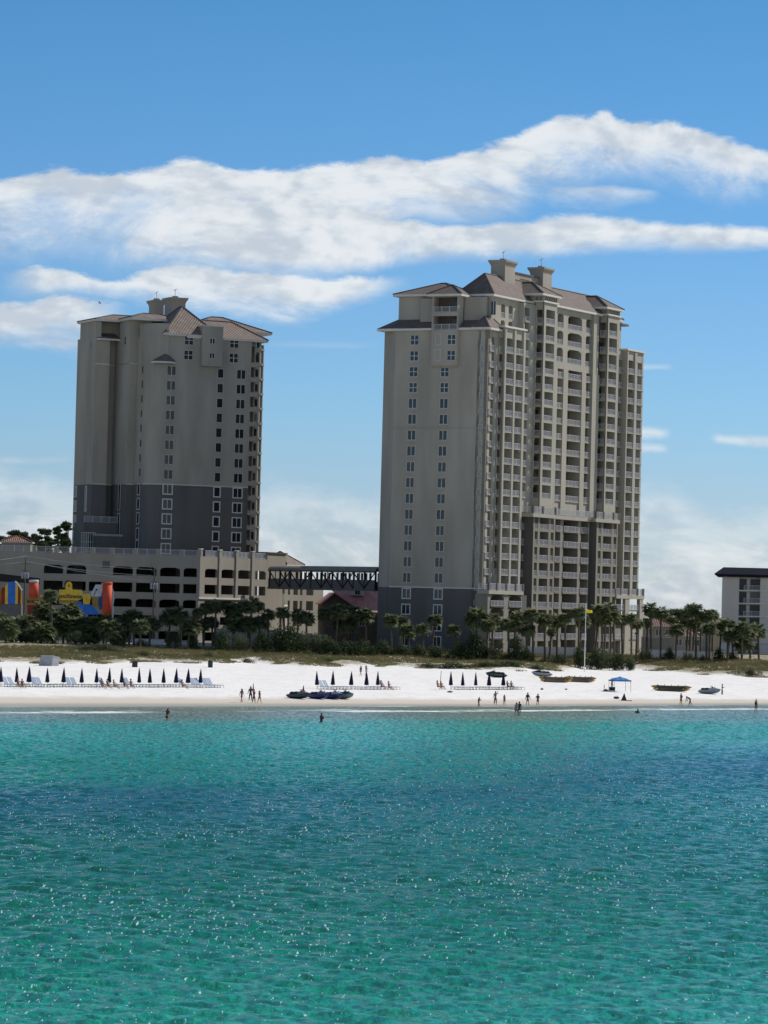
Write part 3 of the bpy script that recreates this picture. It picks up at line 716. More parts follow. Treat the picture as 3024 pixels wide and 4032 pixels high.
# centre
bc = .55; c0, c1 = A_(2184, bc), A_(2352, bc)
opsC = [(A_(2188, bc), A_(2212, bc)), (A_(2230, bc), A_(2285, bc)), (A_(2301, bc), A_(2326, bc))]
bay(T, F, bc, c0-1.5, c1, 31.0, 59.5, opsC, lv(31, 58), wall='cream', depth=2.4, door=(.02, .16), rib=.3)
bay(T, F, bc, c0-1.5, c1, 59.5, 71.3, opsC, ZF, kind='framed', wall='cream', depth=2.6, door=(.1, .8), arch=True, last_h=2.7, beam=.62)
T.mb('wall', 'cream').fbox(F, A_(2332, bc+.5), A_(2344, bc+.5), bc-.5, bc+.5, 31, 71.2)
for px_, pe in ((2305, 2325),):
    T.mb('balcony_recess', 'dark').fbox(F, A_(2300, bc), A_(2326, bc), bc-2.3, bc-1.6, 31, 59.4)
# bay 3
s4 = A_(2388, bb); s4e = A_(2433, bb)
side(s4, bc, bb-.02, 31.0, 71.5, [(bfromside(2357, s4), bfromside(2381, s4))], lv(31, 58)+ZF, kind='framed', depth=.31, wall='cream', inner2=False, doors=False)
bay(T, F, bb, s4, s4e, 31.0, 71.5, [(A_(2393, bb), A_(2424, bb))], lv(31, 58)+ZF, kind='framed', wall='cream', depth=2.8, door=(.1, .8), last_h=2.7, thin_first=True)
# S4 and bay 4
b5 = .3
bay(T, F, b5, s4e-2, A_(2466, b5), 0, 65.2, [(A_(2434, b5), A_(2453, b5))], lv(15.8, 61), wall='beige', depth=1.8, door=(0, .4))
b4 = 1.15; s5 = A_(2463, b4); s5e = A_(2530, b4)
bay(T, F, b4, s5, A_(2501, b4), Zd, 65.4, [(A_(2467, b4), A_(2493, b4))], [z for z in lvC if z > Zd-.5], wall='cream', depth=2.6, door=(0, 0), last_h=2.7, arch=True, rib=.28)
W_ = T.mb('wall', 'cream')                         # open corner: sky shows through
a6, a7 = A_(2501, b4), s5e
for z in [z for z in lvC if z > Zd-.5]:
    T.mb('balcony_slab', 'cream').fbox(F, a6, a7-.2, b4-5.2, b4+.2, z-.2, z)
    T.rails.append((2.0, rail_mb(F, a6+.1, a7-.8, b4+.1, z)))
W_.fbox(F, a7-.7, a7, b4-1.0, b4+.05, Zd, 65.4); W_.fbox(F, a7-.7, a7, b4-5.2, b4-4.4, Zd, 65.4)
W_.fbox(F, a6, a7, b4-5.2, b4-.004, 63.3, 65.4)
T.mb('balcony_recess', 'inner').fbox(F, a6-1.6, a6-.2, b4-5.2, b4-2.4, Zd, 65.2)
T.mb('string_course', 'trim').fbox(F, s5-.3, a7+.3, b4-5.4, b4+.4, 65.4, 65.75)
# terrace at the third storey (bay 1 and the far corner)
def terrace(a0, a1, b, bk, z, posts):
    T.mb('terrace', 'cream').fbox(F, a0, a1, bk, b, z-.75, z)
    T.rails.append((99, rail_mb(F, a0+.1, a1-.1, b-.1, z, 1.25)))
    G = F.sub(a0, 0, (0, 1), (-1, 0)); T.rails.append((99, rail_mb(G, bk+.3, b-.15, -.1, z, 1.25)))
    for p in posts: T.mb('terrace_pier', 'dark').fbox(F, p-.22, p+.22, b-.35, b+.06, z, z+1.4)
bt = 2.5
tp0, tp1 = F.a(1925, 2330, bt), F.a(2062, 2330, bt)
terrace(tp0, tp1, bt, 0, 15.8, [F.a(x, 2310, bt) for x in (1927, 1958, 1995, 2032, 2061)])
q = [(F.a(1931, 2370, 2.2), F.a(1984, 2370, 2.2)), (F.a(2003, 2370, 2.2), F.a(2052, 2370, 2.2))]
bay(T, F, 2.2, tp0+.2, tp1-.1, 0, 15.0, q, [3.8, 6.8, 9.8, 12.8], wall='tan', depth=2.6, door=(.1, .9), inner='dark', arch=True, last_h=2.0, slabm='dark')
T.mb('wall', 'dark').fbox(F, tp1-.1, tp1+2.0, -1, 2.2, 0, 15)
tq0, tq1 = F.a(2428, 2330, bt), F.a(2538, 2330, bt)
T.mb('terrace', 'cream').fbox(F, tq0, tq1, -4, bt, 15.05, 15.8); T.rails.append((99, rail_mb(F, tq0+.1, tq1-.1, bt-.1, 15.8, 1.25)))
for x in (2445, 2478, 2512, 2535): p = F.a(x, 2315, bt); T.mb('terrace_pier', 'dark').fbox(F, p-.25, p+.25, bt-.4, bt+.05, 15.8, 17.2)
for x0, x1, bk in ((2464, 2480, bt-.8), (2521, 2534, bt-.8)):
    T.mb('wall', 'cream').fbox(F, F.a(x0, 2400, bt), F.a(x1, 2400, bt), bk, bt-.1, 0, 15.05)
T.mb('wall', 'dark').fbox(F, F.a(2521, 2400, bt), F.a(2534, 2400, bt), -4, -3.2, 0, 15.05)
for z in (6.8, 12.8):
    T.mb('balcony_slab', 'dark').fbox(F, tq0, F.a(2530, 2400, bt), -3, bt-.3, z-.3, z); T.rails.append((50, rail_mb(F, tq0, F.a(2463, 2400, bt), bt-.35, z)))
    T.rails.append((50, rail_mb(F, F.a(2481, 2400, bt), F.a(2520, 2400, bt), bt-.35, z)))
T.mb('balcony_recess', 'dark').fbox(F, tq0, F.a(2478, 2400, bt), -3.5, -1.5, 0, 15.04)
# terrace at the tenth storey
zT = 30.8; bT = 2.9
terrace(F.a(2100, 2010, bT), F.a(2192, 2010, bT), bT, 0, zT, [F.a(x, 1995, bT) for x in (2102, 2140, 2190)])
terrace(F.a(2192, 2020, 1.9), F.a(2328, 2020, 1.9), 1.9, 0, zT, [])
terrace(F.a(2347, 2030, bT), F.a(2442, 2030, bT), bT, 0, zT, [F.a(x, 2020, bT) for x in (2349, 2378, 2418, 2440)])
# lower bays 2 and 3 : three openings per storey
yl = 2290
def lowbay(xc, ops, xe, b):
    a0 = F.a(xc, yl, b); a1 = F.a(xe, yl, b)
    bay(T, F, b, a0, a1, 0, zT-.76, [(F.a(x, yl, b), F.a(y, yl, b)) for x, y in ops], lv(3.8, 28), kind='framed', wall='tan', depth=2.6, door=(.0, 1), last_h=2.1, inner='dark', slabm='tan')
    G = F.sub(a0, 0, (0, 1), (-1, 0)); T.mb('wall', 'dark').fbox(G, -.6, b-.01, -.5, .012, 0, zT-.77)
lowbay(2095, [(2101, 2112.5), (2121, 2155), (2164, 2175.5)], 2181, 2.3)
yl = 2230
lowbay(2346, [(2353, 2364), (2372, 2405), (2413.5, 2425)], 2429, 2.3)
yl = 2240
T.mb('wall', 'dark').fbox(F, F.a(2312, yl, .8), F.a(2349, yl, .8), -1, .9, 0, zT-.8)
T.mb('wall', 'dark').fbox(F, F.a(2066, 2290, .8), F.a(2097, 2290, .8), -1, .9, 0, zT-.8)
bay(T, F, 1.2, F.a(2178, yl, 1.2), F.a(2316, yl, 1.2), 0, zT-.76, [(F.a(2182, yl, 1.2), F.a(2203, yl, 1.2)), (F.a(2215, yl, 1.2), F.a(2273, yl, 1.2)), (F.a(2284, yl, 1.2), F.a(2312, yl, 1.2))], lv(3.8, 28), wall='tan', depth=3.0, door=(.0, 1), last_h=2.2, inner='dark', slabm='tan')
T.mb('balcony_recess', 'dark').fbox(F, F.a(2284, yl, 1.2), F.a(2312, yl, 1.2), -1.6, -.9, 0, zT-.9)
# roofs
hip(T, F, 2.2, 14, tL-.6, -7.2, Ze, 74.3, over=.9)
hip(T, FLs, tb0, tb1+.2, -4.5, .9, Ze-.35, 73.3, over=.8)
hip(T, F, aU0, 62, -7.6, bU+.1, Ze-.1, 75.9, over=.7)
hip(T, F, s3-1.5, s3e, -7, bb, 72.7, 75.6, over=.7, part='roof')
hip(T, F, s4-1.5, s4e, -7, bb, 72.7, 75.6, over=.7)
hip(T, F, 20, 60, tL, -6, Ze, 74.6, over=.5)
# sloping skirt roofs
def slope(F_, a0, a1, b_lo, b_hi, z_lo, z_hi, hip0=True, hip1=True, ov=.7, fas=.42):
    Rf = T.mb('lower_roof', 'roof'); run = b_lo-b_hi
    A0, A1 = a0-(ov if hip0 else 0), a1+(ov if hip1 else 0); bl = b_lo+ov
    h0 = A0+(run+ov if hip0 else 0); h1 = A1-(run+ov if hip1 else 0)
    if h1 < h0: h0 = h1 = (h0+h1)/2
    Rf.face([F_.P(A0, bl, z_lo+fas), F_.P(A1, bl, z_lo+fas), F_.P(h1, b_hi, z_hi), F_.P(h0, b_hi, z_hi)], 0, [(A0, 0), (A1, 0), (h1, 0), (h0, 0)])
    if hip0: Rf.face([F_.P(A0, b_hi, z_lo+fas), F_.P(A0, bl, z_lo+fas), F_.P(h0, b_hi, z_hi)], 0, [(0, 0), (4, 0), (0, 0)])
    if hip1: Rf.face([F_.P(A1, bl, z_lo+fas), F_.P(A1, b_hi, z_lo+fas), F_.P(h1, b_hi, z_hi)], 0, [(0, 0), (4, 0), (0, 0)])
    T.mb('fascia', 'trim').fbox(F_, A0+.02, A1-.02, b_hi, bl-.02, z_lo, z_lo+fas-.003)
slope(FLs, tL-3.0, tb0, 0, -2.6, Zt, Zt+2.6, True, False)
slope(FLs, tb1, .2, 0, -2.9, Zt, Zt+2.9, False, True)
hip(T, F, -.3, A_(1962), -2.4, 0, Zt+.02, 67.2, over=.75, part='lower_roof')
slope(F, s3e, s4-.6, bc+.1, -3.2, 71.3, 75.2, False, False, ov=.6)
# lattice cornices
for sA, sB, zz in ((s3, s3e, 71.5), (s4, s4e, 71.5)):
    T.mb('cornice', 'trim').fbox(F, sA-.7, sB+.3, -2, bb+.3, zz, zz+.3)
    T.mb('wall', 'cream').fbox(F, sA-.4, sB, -2, bb, zz+.3, 72.71)
    n = 7; w_ = (sB-sA)/n; LT = T.mb('lattice', 'copper')
    for i in range(n):
        x = sA+w_*(i+.5); 
        for sg in (1, -1): LT.hexa([F.P(x-.28*sg-.05, bb+.002, zz+.4), F.P(x-.28*sg+.05, bb+.002, zz+.4), F.P(x-.28*sg+.05, bb+.05, zz+.4), F.P(x-.28*sg-.05, bb+.05, zz+.4), F.P(x+.28*sg-.05, bb+.002, zz+1.1), F.P(x+.28*sg+.05, bb+.002, zz+1.1), F.P(x+.28*sg+.05, bb+.05, zz+1.1), F.P(x+.28*sg-.05, bb+.05, zz+1.1)])
    G = F.sub(sA-.4, 0, (0, 1), (-1, 0))
    for i in range(2):
        x = .7+i*.8
        for sg in (1, -1): LT.hexa([G.P(x-.25*sg-.06, .002, zz+.4), G.P(x-.25*sg+.06, .002, zz+.4), G.P(x-.25*sg+.06, .05, zz+.4), G.P(x-.25*sg-.06, .05, zz+.4), G.P(x+.25*sg-.06, .002, zz+1.05), G.P(x+.25*sg+.06, .002, zz+1.05), G.P(x+.25*sg+.06, .05, zz+1.05), G.P(x+.25*sg-.06, .05, zz+1.05)])
# lift housings
ac = A_(1988, -3.2, 1090)
chimney(T, F, ac, ac+4.4, -6.2, -3.2, 72, zat(1988, 1023, F.P(ac, -3.2, 0)))
ac2 = A_(2138, -3.2, 1100)
chimney(T, F, ac2, ac2+4.0, -6.0, -3.2, 72, zat(2138, 1052, F.P(ac2, -3.2, 0)))
T.mb('parapet', 'beige').fbox(F, ac+4.4, ac2, -5.2, -4.2, 72, 77.2); T.mb('parapet', 'roof').fbox(F, ac+4.4, ac2, -5.4, -4.0, 77.2, 77.45)
T.mb('parapet', 'dark').fbox(F, ac+9, ac+13, -4.19, -4.15, 75.9, 76.4)
# small side eaves on the far end
T.mb('wall', 'beige').fbox(F, s4e-.5, A_(2446, -1, 1300), -5, -1, 64, 70.6); T.mb('lower_roof', 'roof').fbox(F, s4e, A_(2466, -1, 1260), -5, -.4, 70.6, 71)
T.mb('lower_roof', 'roof').fbox(F, a7+.3, a7+3.0, -6, -4, 63.2, 64)
T.finish()
# ------------------------------------------------------------------ left tower
uG = Vector((1, .45)).normalized(); nG = Vector((uG.y, -uG.x))
YG = 1700
KG = at(588, YG, 716); G0 = Fr((KG.x, KG.y), uG, nG)
T = Tower('resort_tower', 'shorter shaded beige tower with ribbed tan roofs and dark lower storeys, above the parking garage', 'tower', (KG.x, KG.y, 4))
def Q2(a, b): q = G0.P(a, b, 0); return (q.x, q.y)
GS = Fr((KG.x, KG.y), nG, -uG)              # left side, a along n
aR = G0.a(982, YG, 0)
Zd2 = zat(760, 1912, G0.P(6, 0, 0)); ZeG = zat(720, 1322, G0.P(5, 0, 0))
rad = 4.2; arc = [Q2(rad-rad*math.sin(t), -rad+rad*math.cos(t)) for t in [i*math.pi/2/8 for i in range(9)]]
bA = GS.a(533, YG, 0); GS2 = G0.sub(-1.7, 0, (0, 1), (-1, 0)); bB = GS2.a(461, YG, 0)
wF = Fr(G0.P(0, bB, 0).xy, uG, nG); aE = wF.a(367, YG, 0)
GS3 = G0.sub(aE, 0, (0, 1), (-1, 0)); bC = GS3.a(296, YG, 0)
a1m = wF.a(424, YG, 0)
poly = [Q2(aR, 0)]+arc+[Q2(0, bA), Q2(-1.7, bA), Q2(-1.7, bB), Q2(-1.75, bB-2.5), Q2(a1m, bB-2.5), Q2(a1m, bB), Q2(aE, bB), Q2(aE, bC), Q2(aR+2, bC), Q2(aR+2, -3.2), Q2(aR, -3.2)]
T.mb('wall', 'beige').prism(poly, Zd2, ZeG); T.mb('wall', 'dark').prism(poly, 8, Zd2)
# upward continuation of the stair shafts on the left
zs1 = zat(480, 1268, G0.P(-1.7, bB, 0)); zs2 = zat(350, 1300, G0.P(aE, bC, 0))
T.mb('wall', 'beige').prism([Q2(3.6, .15), Q2(3.6, bA+1), Q2(-.05, bA+1), Q2(-.05, -rad+.3), Q2(1.2, -1.15)], ZeG-6, zat(620, 1272, G0.P(1, -1, 0)))
T.mb('wall', 'beige').fbox(G0, -1.72, 3, bB+.02, bA-.02, ZeG-3, zs1)
T.mb('wall', 'beige').fbox(G0, aE-.02, a1m-2.0, bC+1.5, bB+.05, ZeG-6, zs2+1.2)
for z, pr in ((zat(440, 1438, G0.P(-1.7, bB, 0)), .12), (Zd2, .08)):
    sc_ = T.mb('string_course', 'trim')
    for p, q in ((0.0, 0),):
        pass
    pl = poly[:len(arc)+8]
    m_ = MB()
    for i in range(0 if z == Zd2 else len(arc), len(pl)-1):
        (x0, y0), (x1, y1) = pl[i], pl[i+1]; d = Vector((x1-x0, y1-y0)).normalized(); nn = Vector((-d.y, d.x))*-1
        if (nn.y > 0) and abs(nn.y) > .5: nn = -nn
        k = nn*pr
        sc_.hexa([(x0, y0, z), (x1, y1, z), (x1+k.x, y1+k.y, z), (x0+k.x, y0+k.y, z), (x0, y0, z+.2), (x1, y1, z+.2), (x1+k.x, y1+k.y, z+.2), (x0+k.x, y0+k.y, z+.2)])
DKZ[0] = Zd2
# windows on the main face
def win(px, y, w, h, mull, tr, b=0.0, big=False, dark=False):
    a = G0.a(px, y, b); zc = zat(px, y, G0.P(a, b, 0))
    window(T, G0, b, a-w/2, a+w/2, zc-h/2, zc+h/2, mull, tr, sur=.24 if big else .15)
for r in range(15):
    y = 1459.5+58.35*r; dk = y > 1900
    if r < 13: win(675-(y-1459)*.0325, y, 1.75, 1.75, 1, 0, big=dk)
    if r < 13: win(868-(y-1471)*.0305, y+11, 1.15, 1.75, 0, 0, big=dk)
    if r < 13: win(949-(y-1475)*.031, y+15, 1.75, 1.75, 1, 0, big=dk)
for y, xs in ((1340, (744, 922)), (1398, (741.5, 919.5))):
    win(xs[0], y, 1.75, 1.75, 1, 1); win(xs[1], y+12, 1.75, 1.75, 1, 1)
# projecting shaft with two small windows
p0, p1 = G0.a(796, 1400, 1.0), G0.a(877, 1400, 1.0); zp = zat(835, 1440, G0.P(9, 1, 0)); ztp = zat(840, 1284, G0.P(9, 1, 0))
T.mb('wall', 'beige').fbox(G0, p0, p1, -2, 1.0, zp, ztp); T.mb('parapet', 'trim').fbox(G0, p0-.15, p1+.15, -2.2, 1.15, ztp, ztp+.25)
for y in (1343, 1401): win(836-(y-1343)*.03, y, .95, 1.0, 1, 0, b=1.0)
# slit windows on the left side
for aS, px, ys in ((-1.7, 494, (1341,)), (aE, 360, (1363,))):
    Gs = G0.sub(aS, 0, (0, 1), (-1, 0)); a = Gs.a(px, ys[0], 0); z = zat(px, ys[0], Gs.P(a, 0, 0)); window(T, Gs, 0, a-.35, a+.35, z-.8, z+.8, 0, 0, sur=.08)
for aS, px, y, h in ((-1.7, 470, 1957, 5.2), (-1.7, 467, 2073, 5.2), (aE, 338, 1964, 5.0)):
    Gs = G0.sub(aS, 0, (0, 1), (-1, 0)); a = Gs.a(px, y, 0); z = zat(px, y, Gs.P(a, 0, 0)); window(T, Gs, 0, a-.5, a+.5, z-h/2, z+h/2, 0, 0, sur=.12)
for y in (1926, 1983, 2040, 2101, 2149):
    a = -rad-.2; z = zat(538, y, GS.P(a, 0, 0)); window(T, GS, 0, a-1.5, a-.2, z-1.05, z+1.05, 0, 0, sur=.15)
    Gs = G0.sub(aE, 0, (0, 1), (-1, 0)); z = zat(300, y+10, Gs.P(bC+1.3, 0, 0)); window(T, Gs, 0, bC+.5, bC+2.1, z-1.05, z+1.05, 0, 0, sur=.12)
for y in (1340, 1398, 1455, 1512, 1570, 1628, 1686, 1745, 1803, 1860):
    z = zat(560, y, GS.P(-rad, 0, 0)); window(T, GS, 0, -rad-.9, -rad-.2, z-.7, z+.7, 0, 0, sur=.05, surm='beige')
# balcony side on the right: recess, balcony boxes, lit corner pier
aQ = G0.a(1016, YG, -1.0); aQ2 = aQ+.1
lvG = [zat(1000, 1429+58.3*r, G0.P(aR, -1, 0)) for r in range(-2, 14)]
T.mb('balcony_recess', 'beige').fbox(G0, aR-.5, aR+1.8, -3.25, -3.0, 12, ZeG)
T.mb('wall', 'beige').fbox(G0, aR+1.15, aQ, -1.6, -1.0, 12, ZeG)
for z in lvG[2:]:
    T.mb('balcony_slab', 'cream').fbox(G0, aR+.01, aR+1.6, -3.0, -.35, z-.9, z+.02)
    d = MB(); d.fbox(G0, aR+1.35, aR+1.95, -1.0, -.97, z+.25, z+1.75); T.doors.append((1, d))
for z in lvG[1:3]:
    d = MB(); d.fbox(G0, aR+1.5, aR+2.1, -1.0, -.97, z+.2, z+2.2); T.doors.append((1, d))
T.rails.append((1, rail_mb(G0, aR+.02, aR+1.2, -.4, lvG[1]+.3)))
LF = Fr(G0.P(aQ, -1.0, 0).xy, (.62, .78), (.78, -.62))
lw = LF.a(1031, YG, 0)
T.mb('wall', 'cream').fbox(LF, 0, .32*lw, -1.5, 0, 12, ZeG-.3); T.mb('wall', 'cream').fbox(LF, .85*lw, lw, -1.5, .0, 12, ZeG-.8)
T.mb('balcony_recess', 'dark').fbox(LF, .2, lw-.1, -1.6, -1.3, 12, ZeG-.8)
for z in lvG[1:]:
    T.mb('balcony_slab', 'cream').fbox(LF, .3, lw, -1.3, .12, z-.45, z)
# roofs with ribbed tiles
def hipG(a0, a1, b0, b1, ze, zr, over=.7): hip(T, G0, a0, a1, b0, b1, ze, zr, over, m='tile')
zr1 = zat(743, 1208, G0.P(8, -6, 0))
hipG(G0.a(652, 1315, 0), G0.a(858, 1315, 0), -13, -.05, ZeG-.05, zr1, .5)
hipG(G0.a(742, 1315, 0), G0.a(1048, 1330, 0), -11, 0, ZeG-.35, zat(960, 1250, G0.P(16, -5, 0))-.9, .4)
hipG(G0.a(740, 1300, -6), G0.a(1053, 1300, -6), -20, -5, ZeG+1.6, zat(960, 1250, G0.P(16, -12, 0)), .5)
hipG(-1.7, 9, bB+.3, bA+1.2, zs1, zat(590, 1236, G0.P(2, bA-3, 0)), .6)
T.mb('wall', 'beige').fbox(G0, a1m-3, 2, bC+2, bB-2.7, ZeG-6, zs2+1.1)
hipG(aE, 8, bC+1.2, bB+.4, zs2+1.15, zat(430, 1255, G0.P(-3, bB-5, 0))+.8, .5)
zq = zat(410, 1335, G0.P(a1m, bB-1, 0))
T.mb('lower_roof', 'roof').face([G0.P(a1m-3, bB+.6, zq), G0.P(-1.8, bB+.6, zq+.1), G0.P(-1.8, bB-5, zq+2.2), G0.P(a1m-3, bB-5, zq+2.2)], 0, [(0, 0), (8, 0), (8, 0), (0, 0)])
T.mb('fascia', 'trim').fbox(G0, a1m-3, -1.75, bB+.2, bB+.6, zq-.35, zq)
# little half round roof on the curved corner
zl = zat(640, 1423, G0.P(2.5, .3, 0)); hr = T.mb('lower_roof', 'roof'); c = G0.P(2.6, -.2, 0)
ring = [G0.P(2.9+2.7*math.cos(t), -.6+1.9*math.sin(t), zl) for t in [math.pi*i/10 for i in range(11)]]
top = G0.P(3.4, -.3, zl+1.9)
for i in range(10): hr.face([ring[i], ring[i+1], top], 0, [(i, 0), (i+1, 0), (i, 0)])
fa = T.mb('fascia', 'trim')
for i in range(10): fa.face([ring[i]-Vector((0, 0, .35)), ring[i+1]-Vector((0, 0, .35)), ring[i+1], ring[i]])
# lift housings
for px0, px1, py, pyt, Y in ((606, 655, 1235, 1180, 742), (668, 744, 1225, 1170, 731)):
    A0 = at(px0+6, py, Y); A1 = at(px1-6, py, Y); 
    Fc = Fr((A0.x, A0.y), uG, nG); wd = (A1-A0).length
    chimney(T, Fc, 0, wd*.93, -4, 0, ZeG+1, zat(px0, pyt, A0))
# podium pieces at the tower foot: terrace, curtain wall, porch
b0 = G0.sub(aE, 0, (0, 1), (-1, 0))
pt = T.mb('podium', 'dark'); zt_ = zat(400, 2058, G0.P(-6, bB+3, 0)); 
pt.fbox(G0, aE-2.2, -1.8, bB-4, bB+2.4, 10, zt_)
T.rails.append((99, rail_mb(G0, aE-2.2, -1.9, bB+2.3, zt_, 1.3)))
zp2 = zat(430, 2112, G0.P(-3, bB+4, 0)); T.mb('porch', 'dark').fbox(G0, G0.a(378, 2120, bB+4), 0, bB+2.4, bB+5.2, 10, zp2); T.mb('porch', 'beige').fbox(G0, G0.a(377, 2120, bB+4), .1, bB+2.3, bB+5.3, zp2, zp2+.45)
za, zbw = zat(350, 2098, G0.P(-7, bB+2.4, 0)), 20
window(T, G0, bB+2.4, G0.a(322, 2120, bB+2.4), G0.a(374, 2120, bB+2.4), zbw, za, 5, 2, sur=.1)
T.finish()
DKZ[0] = 99
# ---- parking garage
KP = at(785, 2200, 690); GL = Fr((KP.x, KP.y), (1, 0), (0, -1)); GR = Fr((KP.x, KP.y), uF, nF)
T = Tower('parking_garage', 'low beige multi-storey parking garage with dark arched openings under the left tower', 'garage', (KP.x, KP.y, 4))
def wallseg(Fm, a0, a1, ops, rows, zt, part='wall', m='concrete', th=.5, arch_rows=(), zb=2):
    W = T.mb(part, m)
    rows = sorted(rows)
    xs = sorted(ops); prev = a0
    for (x0, x1) in xs: W.fbox(Fm, prev, x0, -th, 0, zb, zt); prev = x1
    W.fbox(Fm, prev, a1, -th, 0, zb, zt)
    for (x0, x1) in xs:
        zprev = zb
        for i, (z0, z1) in enumerate(rows):
            W.fbox(Fm, x0, x1, -th, -.003, zprev, z0); zprev = z1
            if i in arch_rows:
                for s_, x in ((1, x0), (-1, x1)): W.face([Fm.P(x, -.02, z1), Fm.P(x+s_*(x1-x0)*.22, -.02, z1), Fm.P(x+s_*(x1-x0)*.06, -.02, z1-.18), Fm.P(x, -.02, z1-.5)])
        W.fbox(Fm, x0, x1, -th, -.003, zprev, zt)
ROWS = [(4.6, 6.3), (7.75, 9.3), (10.85, 12.45), (13.75, 15.55), (16.95, 18.65)]
def gl(x): return GL.a(x, 2255, 0)
opsL = [(gl(a), gl(b)) for a, b in ((172.6, 248), (262, 339), (444.6, 523), (536.6, 616), (630, 709), (723, 780))]
zpar = zat(785, 2190, KP)
wallseg(GL, gl(-60), 0, [(gl(351), gl(429))]+opsL, ROWS[:4], 16.3, arch_rows=(2,))
wallseg(GL, gl(-60), 0, opsL, [(16.95, 18.65)], zpar, zb=16.3, arch_rows=(0,))
T.mb('vent_grille', 'dark').fbox(GL, gl(403), gl(431), .003, .06, zat(415, 2236, KP), zat(415, 2209, KP))
# dark sloping ramp slot at the far left
z1 = zat(0, 2253, KP); z2 = zat(155, 2277, KP); rp = T.mb('ramp_opening', 'black')
rp.face([GL.P(gl(-60), .02, z1-1.7), GL.P(gl(157), .02, z2-1.1), GL.P(gl(157), .02, z2), GL.P(gl(-60), .02, z1)])
def gr(x, y=2255): return GR.a(x, y, 0)
opsR = [(gr(a), gr(b)) for a, b in ((807, 857), (871, 924), (936, 987.5), (999, 1047))]
aRe = gr(1124, 2230)
wallseg(GR, 0, aRe, opsR, ROWS, zpar, arch_rows=(2, 4))
T.mb('wall', 'concrete').fbox(GR, gr(1051), aRe, -14, .02, zpar-1.5, zpar+1.3)
T.mb('parapet', 'roof').fbox(GR, gr(1051)-.2, aRe+.3, -14, .3, zpar+1.3, zpar+1.5)
T.mb('string_course', 'trim').fbox(GR, -.1, gr(992), .002, .25, 12.75, 13.1)
for x in (785, 864, 930, 993): a = gr(x)-.45 if x > 785 else 0; T.mb('pilaster', 'concrete').fbox(GR, a, a+.9, .003, .22, 13.1, zpar+1.3); T.mb('pilaster', 'trim').fbox(GR, a-.1, a+1.0, -.3, .3, zpar+1.3, zpar+1.5)
for x0, x1 in ((870-62, 864-3), (867, 927), (933, 990), (996, 1050)):
    T.rails.append((5, rail_mb(GR, gr(x0)+.4, gr(x1)-.3, -.25, zpar, 1.2)))
PX = [-45, 45, 133, 218, 257+30, 362, 439, 530, 622, 715, 783]
for i, x in enumerate(PX): T.mb('pilaster', 'concrete').fbox(GL, gl(x-7), gl(x+7), -.5, .0, zpar-.002, zpar+1.25)
for i in range(len(PX)-1): T.rails.append((5, rail_mb(GL, gl(PX[i]+9), gl(PX[i+1]-9), -.3, zpar, 1.15, post=2.0)))
# decks, inner columns, back wall with gaps of sky
De = 36
for z in (7.3, 10.4, 13.3, 16.5, zpar):
    dk = T.mb('deck', 'slab'); p = [GL.P(gl(-60), -.5, 0), GL.P(-.4, -.5, 0), GR.P(.4, -.5, 0), GR.P(aRe, -.5, 0), GR.P(aRe-4, -De*.6, 0), GL.P(gl(-60), -De-12, 0)]
    dk.prism([(q.x, q.y) for q in p], z-.35, z)
for i in range(8):
    for j in range(2):
        q = GL.P(gl(60+90*i), -9-10*j, 0); T.mb('inner_column', 'slab').box(q.x-.4, q.x+.4, q.y-.4, q.y+.4, 3, zpar-.36)
GBk = Fr(GL.P(0, -De-6, 0).xy, (1, .0), (0, -1))
T.mb('back_wall', 'slab').fbox(GBk, gl(-60), gl(560), -1, 0, 3, zpar-.36)
T.mb('back_wall', 'slab').fbox(GBk, gl(560), 14, -1, 0, 3, 13.2)
for i in range(9): a = gl(575+60*i) if i < 4 else gl(575+60*i); T.mb('back_wall', 'slab').fbox(GBk, a, a+1.3, -1, 0, 13.2, zpar-.36)
# lower wing beside the bridge
zw = 15.4
opsW = [(gr(1060, 2380), gr(1108, 2380)), (gr(1119, 2380), gr(1141, 2380)), (gr(1154, 2380), gr(1172, 2380)), (gr(1180, 2380), gr(1190, 2380)), (gr(1205, 2380), gr(1233, 2380))]
wallseg(GR, aRe-1, gr(1240, 2380), opsW[1:], [(4.6, 6.3), (7.75, 9.3), (11.0, 12.9), (14.1, 16.6)], 17.2)
T.mb('wall', 'concrete').fbox(GR, gr(1240, 2380), gr(1272, 2380), -6, -.01, 3, 16.9)
T.finish()
# pavilion roof behind the bridge
T = Tower('rooftop_pavilion', 'small pyramid roofed pavilion on the garage roof, behind the end of the covered bridge', 'pavilion', tuple(at(1175, 2230, 742)))
Fp = Fr(at(1125, 2225, 742).xy, uF, nF); ap = Fp.a(1240, 2222, 0)-2.4
T.mb('wall', 'concrete').fbox(Fp, 0, 6.4, -6.4, 0, 12, zat(1180, 2222, Fp.P(2, 0, 0))); 
hip(T, Fp, 0, 6.4, -6.4, 0, zat(1150, 2229, Fp.P(2, 0, 0)), zat(1157, 2173, Fp.P(3, -3, 0)), .7, m='tile', fascia=.35)
T.finish()
